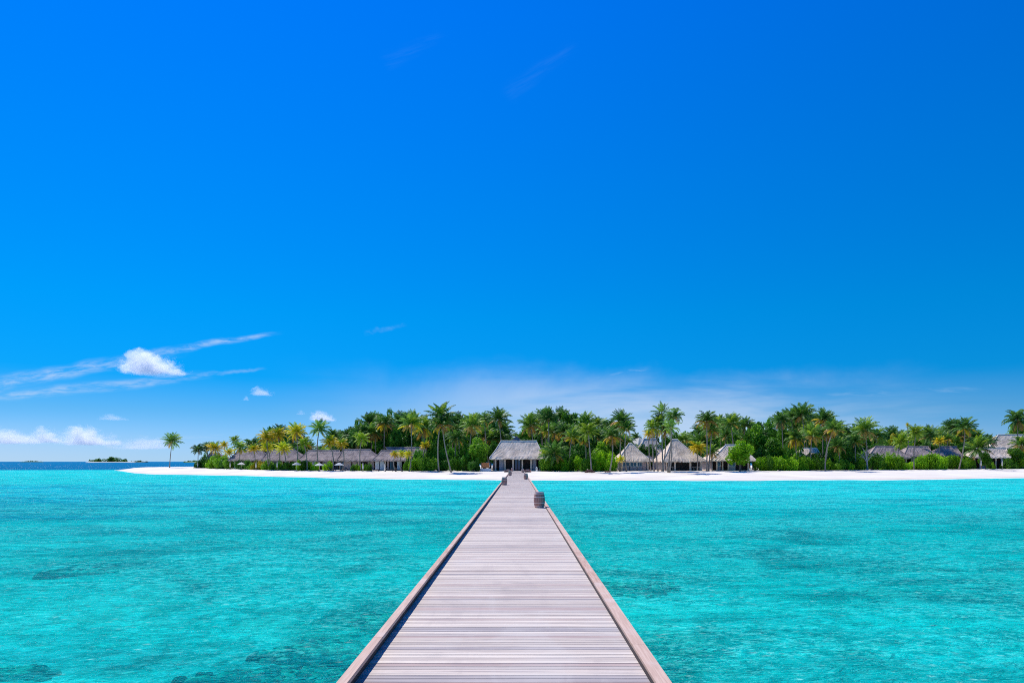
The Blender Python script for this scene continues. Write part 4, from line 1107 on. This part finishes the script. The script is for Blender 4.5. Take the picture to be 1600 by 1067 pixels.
far_island(286, 318, 718.5, 2600, 'low dark islet on the horizon between the lone palm and the grove', 3, False)
far_island(32, 68, 719.3, 5200, 'faint flat islet far left on the horizon', 4, False)

# ------------------------------------------------------------------ cumulus clouds as real volumes
def cloudmat(name, L, H, dens, nscale, seed=0, peak=0.0, pk=0.6, soft=.55):
    m_, t, out = mat(name); c = objc(t); x, y, z = t.sep(c)
    n = t.noise(t.scalev(c, (1, 1, 1.4), 0, (seed*L, 0, 0)), nscale/L, 7, .68, .3)
    # object space: blob hull is a unit ellipsoid scaled to size in mesh data
    ex = t.div(x, L/2); ey = t.div(y, L/3); ez = t.div(z, H/2)
    g1 = t.m('EXPONENT', t.mul(t.m('POWER', t.m('ABSOLUTE', t.div(t.sub(ex, peak), .30)), 2.0), -1.0))
    g2 = t.m('EXPONENT', t.mul(t.m('POWER', t.m('ABSOLUTE', t.div(t.sub(ex, .05), .62)), 4.0), -1.0))
    top = t.add(t.mul(g1, 1.15*pk), t.mul(g2, .75))               # height of the cloud top above its base at -0.6
    n2 = t.noise(t.scalev(c, (1, 1, 1), 0, (seed*L*2, 3*L, 0)), nscale*.45/L, 3, .5, 0)
    up = t.sub(top, t.add(ez, .6))
    side = t.sub(1.0, t.m('ABSOLUTE', ey))
    f = t.m('MINIMUM', up, t.mul(side, 1.2))
    f = t.add(f, t.add(t.mul(t.sub(n, .5), 3.6), t.mul(t.sub(n2, .5), 1.3)))
    basef = t.ss(t.add(ez, t.mul(t.sub(n, .5), .5)), -.66, -.42)
    hull = t.ss(t.sub(1.0, t.m('SQRT', t.add(t.mul(ex, ex), t.add(t.mul(ey, ey), t.mul(ez, ez))))), .0, .12)
    d = t.mul(t.mul(basef, hull), t.ss(f, .10, soft))
    pv = t.n.new('ShaderNodeVolumePrincipled'); pv.inputs['Color'].default_value = (.99, .99, .99, 1); pv.inputs['Anisotropy'].default_value = .35
    t.put(pv.inputs['Density'], t.mul(d, dens)); t.l.new(pv.outputs[0], out.inputs['Volume'])
    return m_

def cloud(px, py, Wp, Hp, D, dens, nscale, label, seed, tilt=0, **kw):
    c0 = at(px, py, D); L, H = Wp*D/F, Hp*D/F
    m_ = cloudmat('cloud_vapour_%d' % seed, L, H, dens, nscale, seed, **kw)
    mb = MB(); n, k = 24, 12
    prof = [(max(.02, math.sin(math.pi*i/k)), -math.cos(math.pi*i/k)) for i in range(k+1)]
    mb.lathe(prof, n); mb.v = [(v_[0]*L/2, v_[1]*L/3, v_[2]*H/2) for v_ in mb.v]
    o = mb.build('cloud', m_, None, True, c0); o.rotation_euler = (0, tilt, 0)
    tag(o, label, 'cloud'); return o
cloud(241, 568, 130, 54, 3000, .022, 7.5, 'bright white puffy cloud with a peak, crossing the thin streaks at upper left', 11, peak=-.30, pk=.85, soft=.6)
cloud(410, 611, 52, 22, 3200, .016, 5.0, 'small faint white cloud right of the streaks above the lone palm', 12, peak=-.2, pk=.4, soft=.9)
cloud(384, 622, 20, 11, 3200, .012, 4.0, 'tiny wisp of cloud just below left of the small faint one', 17, soft=.9)
cloud(505, 650, 62, 26, 3400, .026, 5.0, 'small white cloud low beside the dark grove', 13, peak=-.3, pk=.5, soft=.8)
cloud(470, 644, 26, 12, 3500, .008, 4.0, 'tiny faint cloud left of the small cloud beside the grove', 19, soft=1.0)
cloud(176, 652, 60, 14, 3600, .008, 5.0, 'thin flat cloud above the low bank at the left', 14, soft=1.0)
cloud(20, 681, 110, 40, 6300, .010, 7.0, 'low white cloud bank at the left edge of the photo', 15, peak=-.2, pk=.6, soft=.9)
cloud(74, 681, 80, 36, 6600, .010, 6.5, 'rounded low white cloud second from the left edge', 20, peak=-.1, pk=.6, soft=.9)
cloud(142, 682, 120, 44, 7000, .010, 8.0, 'low heaped white cloud above the far wooded island', 16, peak=-.35, pk=.8, soft=.9)
cloud(215, 693, 130, 28, 7400, .004, 6.0, 'faint low cloud between the heaped bank and the lone palm', 18, peak=.3, soft=1.1)
